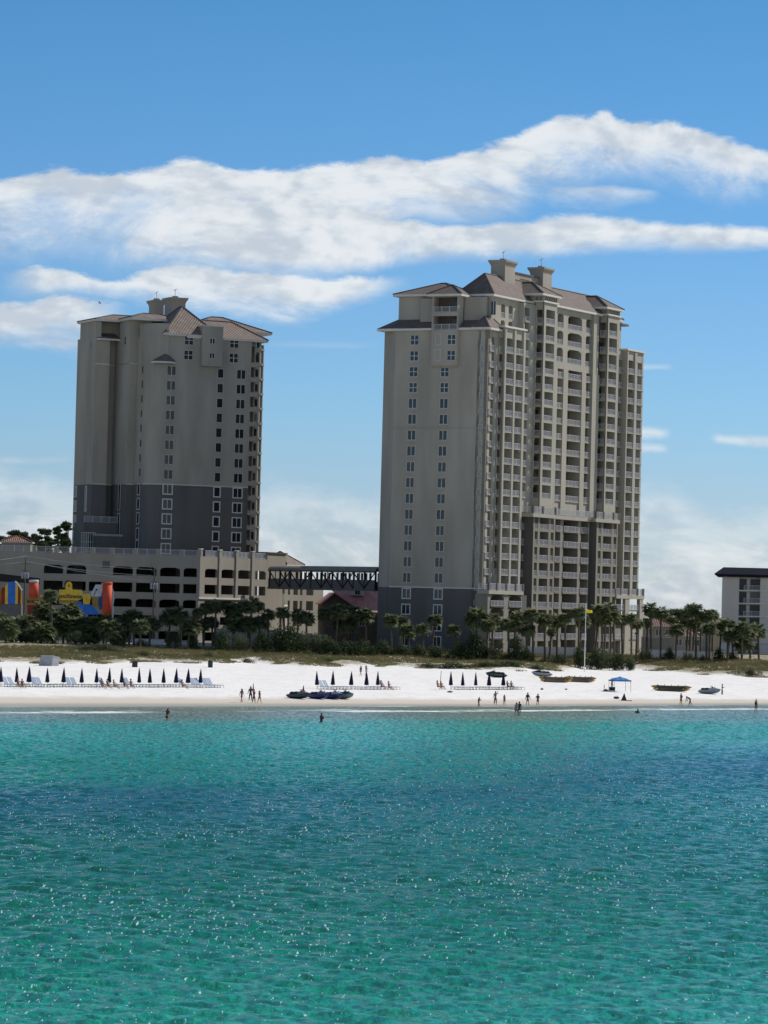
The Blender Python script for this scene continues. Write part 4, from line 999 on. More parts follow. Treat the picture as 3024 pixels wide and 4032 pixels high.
# ------------------------------------------------------------------ covered foot bridge
B0 = at(1062, 2250, 708); B1 = at(1478, 2260, 684)
ub = Vector((B1.x-B0.x, B1.y-B0.y)).normalized(); FB = Fr((B0.x, B0.y), ub, Vector((ub.y, -ub.x))); LB = (B1-B0).xy.length
T = Tower('foot_bridge', 'enclosed truss foot bridge with rounded roof joining the garage to the tall tower', 'bridge', tuple(B0))
zt = zat(1250, 2229, FB.P(9, 0, 0)); zf = zat(1250, 2316, FB.P(9, 0, 0))
rf = T.mb('roof', 'olive'); R0 = 1.9; prof = [(-.0-R0+R0*(-math.cos(t)), R0*.5*math.sin(t)) for t in [math.pi*i/10 for i in range(11)]]
for i in range(10):
    (p0_, q0_), (p1_, q1_) = prof[i], prof[i+1]
    rf.face([FB.P(-.6, -p0_-2*R0, zt-R0*.5+q0_), FB.P(LB, -p0_-2*R0, zt-R0*.5+q0_), FB.P(LB, -p1_-2*R0, zt-R0*.5+q1_), FB.P(-.6, -p1_-2*R0, zt-R0*.5+q1_)])
zr_ = zt-R0*.5
T.mb('beam', 'dark').fbox(FB, -.5, LB, -.25, .06, zr_-.25, zr_+.12)
T.mb('parapet', 'dark').fbox(FB, -.4, LB, -.2, 0, zf, zf+1.75); T.mb('deck', 'dark').fbox(FB, -.4, LB, -3.8, -.2, zf-.35, zf+.2)
T.mb('beam', 'dark').fbox(FB, -.5, LB, -.3, .12, zf-.35, zf)
T.mb('parapet', 'tan').fbox(FB, -.4, LB, -3.8, -3.6, zf, zf+1.5)
for i in range(21): T.mb('mullion', 'black').fbox(FB, LB*i/20-.05, LB*i/20+.05, -.25, -.1, zf+1.7, zr_)
n = 10
for i in range(n+1):
    a = LB*i/n; T.mb('post', 'black').fbox(FB, a-.09, a+.09, -.3, .1, zf, zr_)
    if i < n:
        a2 = LB*(i+1)/n; lo, hi = (zf+.1, zr_-.2) if i % 2 else (zr_-.2, zf+.1)
        T.mb('truss_brace', 'black').tube([FB.P(a, .08, lo), FB.P(a2, .08, hi)], .12, 5)
        if i in (1, 5, 7): T.mb('truss_brace', 'black').tube([FB.P(a, .08, hi), FB.P(a2, .08, lo)], .12, 5)
gw = T.mb('window', 'concrete')
for i in range(26):
    a = LB*(i+.5)/26
    if i % 5 != 2: gw.fbox(FB, a-.33, a+.33, -3.59, -3.55, zf+1.5, zr_-.3)

T.finish()
# ------------------------------------------------------------------ red roofed house between the palms
h0 = at(1272, 2400, 705); FH_ = Fr((h0.x, h0.y), (1, .12), (.12, -1))
T = Tower('beach_house', 'brown gabled house with a red roof and white dormer, under the foot bridge', 'house', (h0.x, h0.y, 4))
def hz(px, py): return FH_.a(px, py, 0), zat(px, py, FH_.P(3, 0, 0))
W = T.mb('wall', 'inner')
pl = [hz(1272, 2580), hz(1272, 2372), hz(1317, 2337), hz(1402, 2392), hz(1402, 2580)]
fr = [FH_.P(a, 0, z) for a, z in pl]; bk = [FH_.P(a, -10, z) for a, z in pl]
W.face(fr); W.face(list(reversed(bk)))
for i in range(len(pl)-1): W.face([fr[i], fr[i+1], bk[i+1], bk[i]])
for i, j, e in ((1, 2, 0), (2, 3, 1)):
    rr = T.mb('roof', 'redroof'); (a0, z0), (a1, z1) = pl[i], pl[j]
    ex = .5*(-1 if e == 0 else 1)
    if e == 0: a0 += ex; z0 -= .4
    else: a1 += ex; z1 -= .3
    rr.hexa([FH_.P(a0, .6, z0), FH_.P(a1, .6, z1), FH_.P(a1, -10, z1), FH_.P(a0, -10, z0), FH_.P(a0, .6, z0+.22), FH_.P(a1, .6, z1+.22), FH_.P(a1, -10, z1+.22), FH_.P(a0, -10, z0+.22)])
# large red slope running up behind to the right
r0, r1, r2, r3 = hz(1402, 2395), hz(1300, 2316), hz(1470, 2316), hz(1475, 2405)
T.mb('roof', 'redroof').face([FH_.P(r1[0], -3, r1[1]), FH_.P(r0[0], .3, r0[1]-.2), FH_.P(r0[0]+3.2, .3, r0[1]-.4), FH_.P(r3[0]+2, .3, r3[1]), FH_.P(r2[0]+2, -5, r2[1])])
T.mb('wall', 'inner').fbox(FH_, r0[0]+.01, r3[0]+2, -.6, 0, 3, r3[1]-.3)
d0, d1 = hz(1382, 2344), hz(1438, 2318); T.mb('dormer', 'white').fbox(FH_, d0[0], d1[0], -5, -1.6, d0[1], d1[1])
window(T, FH_, -1.6, hz(1402, 2336)[0], hz(1420, 2330)[0], d0[1]+.25, d1[1]-.4, 1, 0, sur=.05)
for x in (1335, 1365, 1425): a, z = hz(x, 2450); window(T, FH_, 0, a-.5, a+.5, z-.7, z+.9, 1, 0, sur=.1)
T.finish()
# ------------------------------------------------------------------ white condominium at the right edge
c0_ = at(2841, 2400, 772); FC = Fr((c0_.x, c0_.y), (1, -.1), (-.1, -1)); 
T = Tower('condominium', 'white six-storey condominium with dark blue mansard roof at the right edge', 'apartment building', (c0_.x, c0_.y, 4))
def ca(x, y=2400): return FC.a(x, y, 0)
def cz(x, y): return zat(x, y, FC.P(ca(x), 0, 0))
zc_ = cz(2900, 2272); aE_ = ca(3500); aW = ca(2908)
rows = [cz(2920, 2324+50.9*k) for k in range(6)]
T.mb('wall', 'white2').fbox(FC, 0, aW, -14, 0, 2, zc_); T.mb('wall', 'white2').fbox(FC, ca(2992), aE_, -14, .0, 2, zc_); T.mb('wall', 'white2').fbox(FC, aW, ca(2992), -14, -1.5, 2, zc_)
for z in rows:
    T.mb('balcony_slab', 'white').fbox(FC, aW-.1, aE_, -1.5, .25, z-.12, z+.06)
    T.rails.append((1, rail_mb(FC, ca(2928), ca(2992), -.05, z+.06)))
    d = MB(); d.fbox(FC, ca(2908)+.1, ca(2938), -1.5, -1.44, z+.05, z+2.45); T.doors.append((1, d))
    d = MB(); d.fbox(FC, ca(2952), ca(2990), -1.5, -1.44, z+.05, z+2.45); T.doors.append((1, d))
zr0, zr1, zr2 = zc_, cz(2810, 2259), cz(2845, 2233)
Rf = T.mb('roof', 'navyroof')
def rg(x, e, z): return [FC.P(ca(x)+0, e, z), FC.P(aE_, e, z), FC.P(aE_, -15-e, z), FC.P(ca(x), -15-e, z)]
A_0 = [FC.P(ca(2824), .8, zr0), FC.P(aE_, .8, zr0), FC.P(aE_, -15, zr0), FC.P(ca(2824), -15, zr0)]
A_1 = [FC.P(ca(2809), 1.4, zr1), FC.P(aE_, 1.4, zr1), FC.P(aE_, -15.6, zr1), FC.P(ca(2809), -15.6, zr1)]
A_2 = [FC.P(ca(2845), -.4, zr2), FC.P(aE_, -.4, zr2), FC.P(aE_, -14, zr2), FC.P(ca(2845), -14, zr2)]
Rf.ring_loft([A_0, A_1, A_2])
T.finish()
# ------------------------------------------------------------------ small tiled pavilion at the left edge behind the garage
T = Tower('tiled_pavilion', 'small pavilion with terracotta tile roof behind the garage parapet at left edge', 'pavilion', tuple(at(60, 2150, 745)))
p_ = at(4, 2150, 745); Fp = Fr(p_.xy, (1, 0), (0, -1)); w_ = Fp.a(122, 2150, 0)
zE = zat(60, 2137, p_); T.mb('wall', 'concrete').fbox(Fp, .1, w_-.1, -5.6, 0, 12, zE); hip(T, Fp, .1, w_-.1, -5.6, 0, zE, zat(60, 2108, p_), .35, m='terracotta', fascia=.2)
T.finish()
# distant brick-roofed houses
for (x0, x1, y0, y1, D, lb) in ((2535, 2650, 2432, 2500, 790, 'wide house with brick red roof between the tall tower and the palm clump'), (2790, 2842, 2428, 2470, 800, 'brick roofed house tucked against the white condominium'), (2655, 2760, 2470, 2540, 740, 'low tan house with shallow roof behind the palm clump')):
    p_ = at(x0, y1, D); Fp = Fr(p_.xy, (1, .1), (.1, -1)); w_ = Fp.a(x1, y1, 0)
    T = Tower('house', lb, 'house', (p_.x, p_.y, 4)); ze = zat(x0, y0+(y1-y0)*.5, p_)
    T.mb('wall', 'concrete').fbox(Fp, 0, w_, -9, 0, 3, ze); hip(T, Fp, 0, w_, -9, 0, ze, zat(x0, y0, p_), .5, m='brickroof', fascia=.15)
    for k in range(3): a = w_*(k+.5)/3; window(T, Fp, 0, a-.6, a+.6, ze-1.9, ze-.6, 1, 0, sur=.08)
    T.finish()
# ------------------------------------------------------------------ palms
def leaf_quad(b, p, d, w, l, mi, droop=.0):
    d = d.normalized(); sdv = d.cross(Vector((0, 0, 1)))
    if sdv.length < .01: sdv = Vector((1, 0, 0))
    sdv.normalize(); q = p+d*l*.55+Vector((0, 0, -droop*.3*l)); e = p+d*l+Vector((0, 0, -droop*l))
    b.face([p-sdv*w*.4, p+sdv*w*.4, q+sdv*w*.5, q-sdv*w*.5], mi); b.face([q-sdv*w*.5, q+sdv*w*.5, e], mi)
def palm_mesh(seed, hgt, crown, lean=0.0, skirt=.5):
    r = random.Random(seed); tk = MB(); pts = []; rad = []
    lx, ly = r.uniform(-1, 1)*lean, r.uniform(-1, 1)*lean*.5
    for i in range(9):
        t = i/8; pts.append((lx*t*t, ly*t*t, -.4+(hgt+.4)*t)); rad.append(.21-.05*t+.012*(i % 2)+(.10 if i == 0 else 0)+(.06 if i > 6 else 0))
    tk.tube(pts, rad, 9)
    for i in range(26):                       # old leaf boots on the upper trunk
        z = hgt*(.45+.55*r.random()); t = z/hgt; a = r.uniform(0, 6.28); c = Vector((lx*t*t, ly*t*t, z)); o = Vector((math.cos(a), math.sin(a), .9)).normalized()
        s_ = Vector((-math.sin(a), math.cos(a), 0))*.05; p = c+Vector((math.cos(a), math.sin(a), 0))*.15
        tk.face([p-s_, p+s_, p+o*.28+s_*.6, p+o*.28-s_*.6])
    tr = tk
    cr = MB(); top = Vector((lx, ly, hgt))
    nL = int(52+16*crown)
    for i in range(nL):
        a = r.uniform(0, 6.28); el = math.asin(min(1, max(-.75, r.uniform(-.78, .96)))); 
        d = Vector((math.cos(a)*math.cos(el), math.sin(a)*math.cos(el), math.sin(el)*.85))
        pl = crown*r.uniform(.45, .72); hub = top+Vector((0, 0, .15))+d*pl+Vector((0, 0, -.10*pl))
        cr.tube([top, hub], .025, 3, 0, cap=False)
        up = Vector((0, 0, 1)) if abs(d.z) < .9 else Vector((1, 0, 0)); sx_ = d.cross(up).normalized(); sy_ = sx_.cross(d)
        m_ = 9; fl = crown*r.uniform(.55, .8); tw = r.uniform(-.5, .5)
        for k in range(m_):
            th = -1.35+2.7*k/(m_-1); dd = d*math.cos(th)+(sx_*math.cos(tw)+sy_*math.sin(tw))*math.sin(th)
            leaf_quad(cr, hub, dd, .23*crown/1.5, fl*(1-.22*abs(th)), 0, r.uniform(.12, .45))
    for i in range(int(skirt*26)):
        a = r.uniform(0, 6.28); d = Vector((math.cos(a)*.55, math.sin(a)*.55, -1)).normalized()
        hub = top+Vector((math.cos(a), math.sin(a), 0))*.25*crown+Vector((0, 0, -.25))
        for k in range(5):
            dd = d+Vector((math.cos(a+1.57), math.sin(a+1.57), 0))*(k-2)*.22
            leaf_quad(cr, hub, dd, .18, crown*r.uniform(.5, .85), 1, .1)
    return tk, cr
PALMS = {}
def get_palm(kind):
    if kind in PALMS: return PALMS[kind]
    seed, h, c, sk = kind
    tk, cr = palm_mesh(seed, h, c, .5, sk)
    PALMS[kind] = (tk.mesh('trunk', M['bark'], smooth=True), cr.mesh('crown', [M['frond'], M['dry']])); return PALMS[kind]
HTS = [2.6, 3.6, 4.6, 5.6, 6.8, 8.2]
def palm(px, py, D, cw, label, group, zg=None, skirt=.5):
    """crown centre at photo pixel, depth D, crown width in photo px"""
    c = at(px, py, D); g = gz(c.x, c.y) if zg is None else zg
    h = max(1.5, c.z-g-.1); crown = cw*D/F_PX/1.6
    hb = min(HTS, key=lambda v: abs(v-h)); cb = min([1.1, 1.5, 1.9, 2.3], key=lambda v: abs(v-crown)); sd_ = random.choice([1, 2, 3, 4])
    tm, cm = get_palm((sd_, hb, cb, skirt if skirt != .5 else .5))
    s_ = h/hb; o = empty('palm_tree', (c.x, c.y, g), random.uniform(0, 6.28), label, 'palm tree', group)
    t = bpy.data.objects.new('trunk', tm); COL.objects.link(t); t.parent = o; t.scale = (1, 1, s_)
    k = bpy.data.objects.new('crown', cm); COL.objects.link(k); k.parent = o
    sc_ = crown/cb; k.scale = (sc_, sc_, sc_*.95); k.location = (0, 0, hb*s_-hb*sc_*.95)
    # keep the crown over the leaning trunk top
    return o
ORD = ['first', 'second', 'third', 'fourth', 'fifth', 'sixth', 'seventh', 'eighth', 'ninth', 'tenth', 'eleventh', 'twelfth', 'thirteenth', 'fourteenth', 'fifteenth', 'sixteenth', 'seventeenth', 'eighteenth', 'nineteenth', 'twentieth', 'twenty-first', 'twenty-second', 'twenty-third', 'twenty-fourth', 'twenty-fifth', 'twenty-sixth', 'twenty-seventh']
def z6(x, y): return (x/2.074, 2150+y/2.074)
def z7(x, y): return (750+x/2.074, 2120+y/2.074)
def z3(x, y): return (1850+x/2.212, 1900+y/2.212)
def z10(x, y): return (1150+x/1.106, 1000+y/1.106)
def z8(x, y): return (2400+x/2.659, 2150+y/2.659)
def sizeword(py): return 'short' if py > 2500 else ('tall' if py < 2440 else 'medium')
G1 = [(z6(-20,600),70),(z6(50,665),75),(z6(130,640),75),(z6(215,760),60),(z6(250,630),70),(z6(330,520),70),(z6(340,690),70),(z6(430,400),46),(z6(430,590),80),(z6(520,640),75),(z6(560,480),80),(z6(620,640),80),(z6(680,580),70),(z6(720,720),70),(z6(780,640),70),(z6(850,560),66),(z6(870,660),72),(z6(960,760),56),(z6(1060,600),74),(z6(1100,570),60),(z6(1150,650),60),(z6(1225,630),60),(z6(1385,570),68),(z6(1480,560),66),(z6(1540,650),64)]
G1 = [((q[0], q[1]+(24 if 215 < q[0] < 430 and q[1] < 2440 else 0)), c_*(.85 if 215 < q[0] < 430 and q[1] < 2440 else 1)) for q, c_ in G1]
G2 = [(z7(55,600),40),(z7(115,560),50),(z7(205,548),52),(z7(110,690),52),(z7(185,680),46),(z7(355,585),66),(z7(350,700),56),(z7(490,540),62),(z7(470,690),66),(z7(560,680),56),(z7(640,615),44),(z7(735,600),40),(z7(775,600),42),(z7(875,620),52),(z7(950,640),50),(z7(1090,610),52),(z7(1195,590),62),(z7(1255,680),76),(z7(1350,600),54),(z7(1440,620),54)]
G3 = [(z10(435,1592),50),(z10(478,1595),42),(z10(512,1640),54),(z10(573,1632),46),(z10(613,1590),46),(z10(714,1637),44),(z3(60,1170),78),(z3(150,1240),50),(z3(205,1190),56),(z3(390,1180),56),(z3(350,1230),50),(z3(500,1270),54),(z3(560,1150),54),(z3(660,1190),50),(z3(700,1295),30),(z3(765,1200),56),(z3(840,1175),44),(z3(955,1130),50),(z3(960,1200),48)]
G4 = [(z3(1085,1120),52),(z3(1100,1190),50),(z3(1165,1110),50),(z3(1180,1180),46),(z3(1235,1095),52),(z3(1265,1160),48),(z3(1335,1190),46),(z3(1415,1180),44),(z3(1455,1225),42)]
G5 = [(z8(445,650),50),(z8(545,690),48),(z8(395,800),34),(z8(815,700),46),(z8(850,655),48),(z8(915,665),50),(z8(960,740),46),(z8(1025,720),48),(z8(1085,720),46),(z8(880,800),44),(z8(700,870),50),(z8(1050,860),50)]
G6 = [(z8(1160,860),56),(z8(1245,830),62),(z8(1240,930),50),(z8(1300,920),54),(z8(1390,860),54),(z8(1390,1000),62),(z8(1480,880),52),(z8(1570,880),56)]
for Gs_, D0, where, grp, side_ in ((G1, 640, 'by the striped hall', 'palms at the left edge', 'left'), (G2, 652, 'between garage and tall tower', 'palms below the foot bridge', 'left'), (G3, 640, 'in front of the tall tower base', 'palms in front of the tall tower', 'left'), (G4, 650, 'behind the yellow flag', 'palms behind the flagpole', 'left'), (G5, 668, 'in clump between tall tower and white condominium', 'palms right of the tall tower', 'left'), (G6, 668, 'in front of white condominium', 'palms before the white condominium', 'left')):
    Gs_.sort(key=lambda t: t[0][0])
    for i, ((px, py), cw) in enumerate(Gs_):
        D = D0+random.uniform(-9, 9)+(6 if py < 2460 else -4)
        palm(px, py, D, cw*1.08, '%s cabbage palm %s, %s from left' % (sizeword(py), where, ORD[i] if i < 27 else ORD[26]), grp, skirt=random.choice([.5, .9, 1.4]))
# ------------------------------------------------------------------ shrubs
def clump_mesh(seed, n, leaf, shape=(1, 1, .8), lobes=7, blade=False):
    r = random.Random(seed); b = MB(); L_ = []
    for i in range(lobes):
        a = r.uniform(0, 6.28); q = r.uniform(.0, .62); L_.append((Vector((math.cos(a)*q, math.sin(a)*q, r.uniform(.25, .65))), r.uniform(.28, .5)))
    for i in range(n):
        c, rr = r.choice(L_); d = Vector((r.gauss(0, 1), r.gauss(0, 1), r.gauss(0, 1))).normalized()
        p = c+d*rr*(r.uniform(.75, 1.08) if r.random() < .75 else r.random()); p = Vector((p.x*shape[0], p.y*shape[1], max(-.02, p.z)*shape[2]))
        t1 = Vector((r.gauss(0, 1), r.gauss(0, 1), r.gauss(0, 1))).normalized(); t2 = t1.cross(d if abs(t1.dot(d)) < .9 else Vector((0, 0, 1))).normalized()
        s_ = leaf*r.uniform(.6, 1.3); b.face([p-t1*s_*.5-t2*s_*.25, p+t1*s_*.1-t2*s_*.4, p+t1*s_*.6, p+t2*s_*.4])
    return b
SHM = [clump_mesh(40+i, 1500, .085, (1, 1, 1), 9).mesh('shrub', M['leaf' if i % 2 == 0 else 'leaf2']) for i in range(4)]
def shrub(px, py_base, D, wpx, hpx, lb, mi=None, grp='shrubs along the dune'):
    c = at(px, py_base, D); z = min(c.z, gz(c.x, c.y)+.6)
    o = bpy.data.objects.new('shrub', SHM[random.randrange(4) if mi is None else mi]); COL.objects.link(o)
    o.location = (c.x, c.y, gz(c.x, c.y)-.1 if py_base > 2480 else c.z); k = D/F_PX; o.scale = (wpx*k*.5, wpx*k*.5, hpx*k); o.rotation_euler = (0, 0, random.uniform(0, 6)); tag(o, lb, 'shrub', grp)
SH_ = [(40,2590,80,60,2),(120,2585,90,55,3),(200,2575,70,50,0),(300,2580,80,50,3),(470,2560,70,66,3),(560,2575,60,30,1),(680,2550,60,70,3),(760,2560,50,60,0),(880,2560,90,70,0),(940,2545,80,60,3),(1030,2548,80,75,0),(1090,2548,110,85,0),(1150,2548,120,95,0),(1215,2550,90,75,3),(1260,2560,70,70,3),(1300,2560,90,55,0),(1360,2566,110,50,0),(1430,2566,110,50,0),(1500,2568,100,50,0),(1570,2568,90,42,0),(1640,2566,80,44,0),(1720,2566,90,48,2),(1800,2565,90,60,0),(1865,2560,110,90,0),(1930,2564,90,70,3),(2030,2560,70,85,0),(2075,2565,60,50,0),(2205,2575,70,34,0),(2290,2568,70,80,0),(2340,2580,60,70,0),(2370,2578,90,80,3),(2430,2568,80,60,0),(2480,2568,70,44,2),(2540,2566,60,46,3),(2632,2574,56,44,0),(2710,2574,40,34,3),(2765,2572,34,24,0),(2835,2570,60,44,0),(2880,2572,60,30,3),(2960,2608,50,26,0),(420,2600,120,30,1),(350,2606,80,22,1),(2000,2590,80,22,0),(1700,2618,130,16,0),(1790,2626,160,20,0),(1900,2630,120,18,0),(2010,2634,150,20,0),(2120,2636,100,16,0),(560,2604,60,20,1),(820,2606,50,18,1),(980,2604,60,18,1),(1290,2612,50,14,1)]
zi = {}
for i, (x, y, w_, h_, mi) in enumerate(sorted(SH_)):
    D = 634 if y < 2600 else 606
    if x > 2500 and y < 2600: D = 662
    where = 'left dune' if x < 800 else ('strip under the foot bridge' if x < 1450 else ('foot of the tall tower' if x < 2560 else 'right dune'))
    zi[where] = zi.get(where, -1)+1
    shrub(x, y, D, w_*1.35, h_*1.25, '%s shrub at the %s, %s shrub there from left' % ('grey-green' if mi in (1, 3) else 'dark green', where, ORD[zi[where]]), mi)
# ------------------------------------------------------------------ broad trees behind the garage and inland
def pine_tree(px, py_top, py_base, D, wpx, lb, seed, open_=.5, grp='pines behind the garage'):
    r = random.Random(seed); c = at(px, py_base, D); top = at(px, py_top, D); H = top.z-c.z+4; W_ = wpx*D/F_PX
    o = empty('pine_tree', (c.x, c.y, c.z-4), 0, lb, 'tree', grp)
    tk = MB(); tk.tube([(0, 0, 0), (.1*r.uniform(-3, 3), 0, H*.5), (.1*r.uniform(-4, 4), 0, H*.93)], [.28, .2, .06], 7); cr = MB()
    for i in range(int(22+W_*2.5)):
        a = r.uniform(0, 6.28); zz = H*r.uniform(.45 if open_ > .4 else .35, .97); q = W_*.5*r.uniform(.3, .95)*(1.05-abs(zz/H-.72)*1.2)
        e = Vector((math.cos(a)*q, math.sin(a)*q, zz+r.uniform(.1, .5))); tk.tube([(0, 0, zz-.8), tuple(e)], [.07, .025], 4, cap=False)
        R_ = r.uniform(.5, 1.2)*W_*.19
        for k in range(int(420*(1.3-open_))):
            d = Vector((r.gauss(0, 1), r.gauss(0, 1), r.gauss(0, .55))).normalized(); p = e+Vector((d.x, d.y, d.z*.55))*R_*r.uniform(.3, 1.35)
            t1 = Vector((r.gauss(0, 1), r.gauss(0, 1), r.gauss(0, 1))).normalized()*r.uniform(.15, .34); t2 = t1.cross(d)
            if t2.length > 1e-4: t2 = t2.normalized()*.14; cr.face([p-t1, p+t2, p+t1])
    tk.build('trunk', M['bark'], o); cr.build('crown', M['pine'], o)
for a in ((10, 2120, 2175, 760, 70, 'dark round pine at the far left behind the tiled pavilion', 1, .1), (70, 2096, 2180, 765, 90, 'broad pine directly behind the tiled pavilion', 2, .1), (120, 2100, 2180, 762, 80, 'broad dark pine just right of the tiled pavilion', 3, .1), (180, 2088, 2190, 758, 70, 'dense round crowned pine right of the tiled pavilion', 4, .15), (226, 2072, 2190, 755, 44, 'slim open pine nearest the gap of sky', 5, .6), (262, 2058, 2190, 752, 52, 'tallest airy pine touching the left tower', 6, .55), (250, 2120, 2190, 757, 44, 'low airy pine beneath the tallest pine', 7, .6)):
    pine_tree(*a)
tg = [(2560, 2412, 60), (2620, 2405, 80), (2680, 2402, 90), (2735, 2412, 80), (2790, 2420, 70), (2590, 2440, 60), (2520, 2436, 50), (1290, 2412, 60), (1350, 2410, 60)]
for i, (x, y, w_) in enumerate(tg): pine_tree(x, y, y+60, 1050+12*i, w_, 'distant dark tree, %s from left on the horizon inland' % ORD[i], 50+i, .1, 'distant inland trees')
# ------------------------------------------------------------------ dune grass (uncountable)
N_T = 42000; r = rng
ax = r.uniform(-.125, .125, N_T); u_ = r.beta(.9, 1.1, N_T)
yf = ev(L_ft, ax); yc = ev(L_cr, ax)+16
sandy = hnoise(ax*4000, ax*0+u_*60, .35, 77)
Y_ = yf-5+u_*(yc-yf+5); X_ = ax*Y_
keep = (u_ > .30) | (hnoise(X_, Y_*.7, .55, 31) > .12)
X_, Y_, u_ = X_[keep], Y_[keep], u_[keep]; Z_ = terrain(X_, Y_)
V = []; Fc_ = []
nb = 5; n_t = len(X_)
base_ = np.repeat(np.stack([X_, Y_, Z_], -1), nb, 0); base_[:, :2] += r.normal(0, .16, (n_t*nb, 2))
hgt = np.repeat(r.uniform(.2, .6, n_t)*(0.55+.6*np.clip(u_, 0, .8)), nb)*r.uniform(.6, 1.2, n_t*nb)
th = r.uniform(0, 6.28, n_t*nb); wv = np.stack([np.cos(th), np.sin(th)*.3, 0*th], -1)*.055
ln = np.stack([r.normal(0, .35, n_t*nb), r.normal(0, .35, n_t*nb), np.ones(n_t*nb)], -1)*hgt[:, None]
tri = np.stack([base_-wv, base_+wv, base_+ln], 1).reshape(-1, 3).astype(np.float32); tri[:, 2] -= .03
me = bpy.data.meshes.new('dune_grass'); me.vertices.add(len(tri)); me.vertices.foreach_set('co', tri.ravel())
me.loops.add(len(tri)); me.loops.foreach_set('vertex_index', np.arange(len(tri), dtype=np.int32)); me.polygons.add(len(tri)//3); me.polygons.foreach_set('loop_start', np.arange(0, len(tri), 3, dtype=np.int32)); me.update()
me.materials.append(M['grass']); o = bpy.data.objects.new('dune_grass', me); COL.objects.link(o); tag(o, 'olive brown dune grass covering the sandy ridge behind the beach', 'grass', kind='stuff')
# ------------------------------------------------------------------ low walls at the foot of the buildings
def lowwall(x0, x1, y, h_, D, m, lb, nm='low_wall'):
    a, b = at(x0, y, D), at(x1, y, D); o = empty(nm, tuple((a+b)/2), 0, lb, 'wall'); z = at((x0+x1)/2, y, D).z
    Fw = Fr(a.xy, Vector((1, 0)), Vector((0, -1))); L0 = (b-a).xy.length; hh = h_*D/F_PX
    w1 = MB(); w1.fbox(Fw, 0, L0, -.3, 0, z-2.0, z+hh); w1.build('panel', M[m], o, (a+b)/2)
    w2 = MB(); w2.fbox(Fw, -.05, L0+.05, -.35, .05, z+hh, z+hh+.12); w2.build('coping', M['trim'], o, (a+b)/2)
lowwall(160, 420, 2565, 40, 664, 'white2', 'white low wall seen between the palm trunks at far left')
lowwall(520, 645, 2564, 46, 664, 'white', 'brightest white wall panel between palm trunks below the garage')
lowwall(655, 830, 2566, 34, 664, 'white2', 'long pale wall right of the brightest white wall panel')
lowwall(2050, 2300, 2572, 22, 664, 'white2', 'pale garden wall at the foot of the tall tower')
lowwall(2555, 2700, 2566, 4, 672, 'white', 'thin white kerb wall right of the tall tower')
lowwall(2705, 2805, 2572, 4, 672, 'white', 'thin white kerb wall below the dark palm clump')
lowwall(2525, 2640, 2548, 38, 676, 'concrete', 'tan garden wall just right of the tall tower')
lowwall(1100, 1285, 2530, 30, 672, 'tan', 'tan terrace wall behind dark shrubs below the foot bridge')
lowwall(850, 1100, 2500, 20, 676, 'concrete', 'tan terrace wall in front of the lit garage side')
# ------------------------------------------------------------------ beach furniture
SEAWARD = Vector((.70, -.714)); ALONG = Vector((.714, .70))
def angle(v): return math.atan2(v.y, v.x)
def make_umbrella():
    o = empty('beach_umbrella', (0, 0, 0)); p = MB(); p.tube([(0, 0, -.3), (0, 0, 2.35)], .028, 6); p.build('pole', M['steel'], o)
    c = MB(); rings = []
    for z, r_ in ((2.5, .02), (2.3, .05), (1.9, .11), (1.4, .17), (.95, .22), (.62, .25), (.55, .19)):
        rings.append([((r_*(1+.22*math.cos(8*t)))*math.cos(t), (r_*(1+.22*math.cos(8*t)))*math.sin(t), z) for t in [2*math.pi*i/32 for i in range(32)]])
    c.ring_loft(rings); cv = c.build('canopy', M['navy'], o, smooth=True)
    s_ = MB(); s_.tube([(.24*math.cos(t), .24*math.sin(t), 1.25) for t in [2*math.pi*i/12 for i in range(13)]], .03, 5, cap=False); s_.build('strap', M['navy'], cv)
    return o
def make_lounger(raised):
    o = empty('beach_lounger', (0, 0, 0)); f = MB()
    # x towards the sea (foot), head at -x
    for y in (-.3, .3): f.tube([(-1.0, y, .32), (.95, y, .32)], .028, 5)
    for x in (-.85, -.3, .3, .9):
        f.tube([(x-.12, -.3, 0), (x, -.3, .31), (x, .3, .31), (x-.12, .3, 0)], .024, 5)
        f.tube([(x-.12, -.3, .01), (x+.12, -.3, .01)], .024, 4); f.tube([(x-.12, .3, .01), (x+.12, .3, .01)], .024, 4)
    f.build('frame', M['lframe'], o)
    s_ = MB(); n = 7 if raised else 11; x0 = -.28 if raised else -.95
    for i in range(n):
        a = x0+(.93-x0)*i/n; s_.box(a, a+(.93-x0)/n*.78, -.28, .28, .335, .365)
    s_.build('seat', M['lslat'], o)
    if raised:
        b = MB(); dx, dz = -.62, .80
        for i in range(6):
            t = i/6; p = Vector((-.3+dx*t, 0, .36+dz*t)); q = Vector((-.3+dx*(t+.13), 0, .36+dz*(t+.13)))
            b.hexa([(p.x, -.29, p.z), (p.x, .29, p.z), (p.x-.03, .29, p.z-.02), (p.x-.03, -.29, p.z-.02), (q.x, -.29, q.z), (q.x, .29, q.z), (q.x-.03, .29, q.z-.02), (q.x-.03, -.29, q.z-.02)])
        b.tube([(-.3, -.3, .36), (-.3+dx, -.3, .36+dz), (-.3+dx, .3, .36+dz), (-.3, .3, .36)], .025, 5); b.build('backrest', M['lblue'], o)
    return o
M['lframe'] = mat('lounger_frame', (.30, .32, .34), .5); M['lslat'] = mat('lounger_slats', (.28, .33, .38), .7); M['lblue'] = mat('lounger_blue_vinyl', (.22, .33, .50), .6)
UMB = make_umbrella(); LR = make_lounger(True); LFt = make_lounger(False)
used = set()
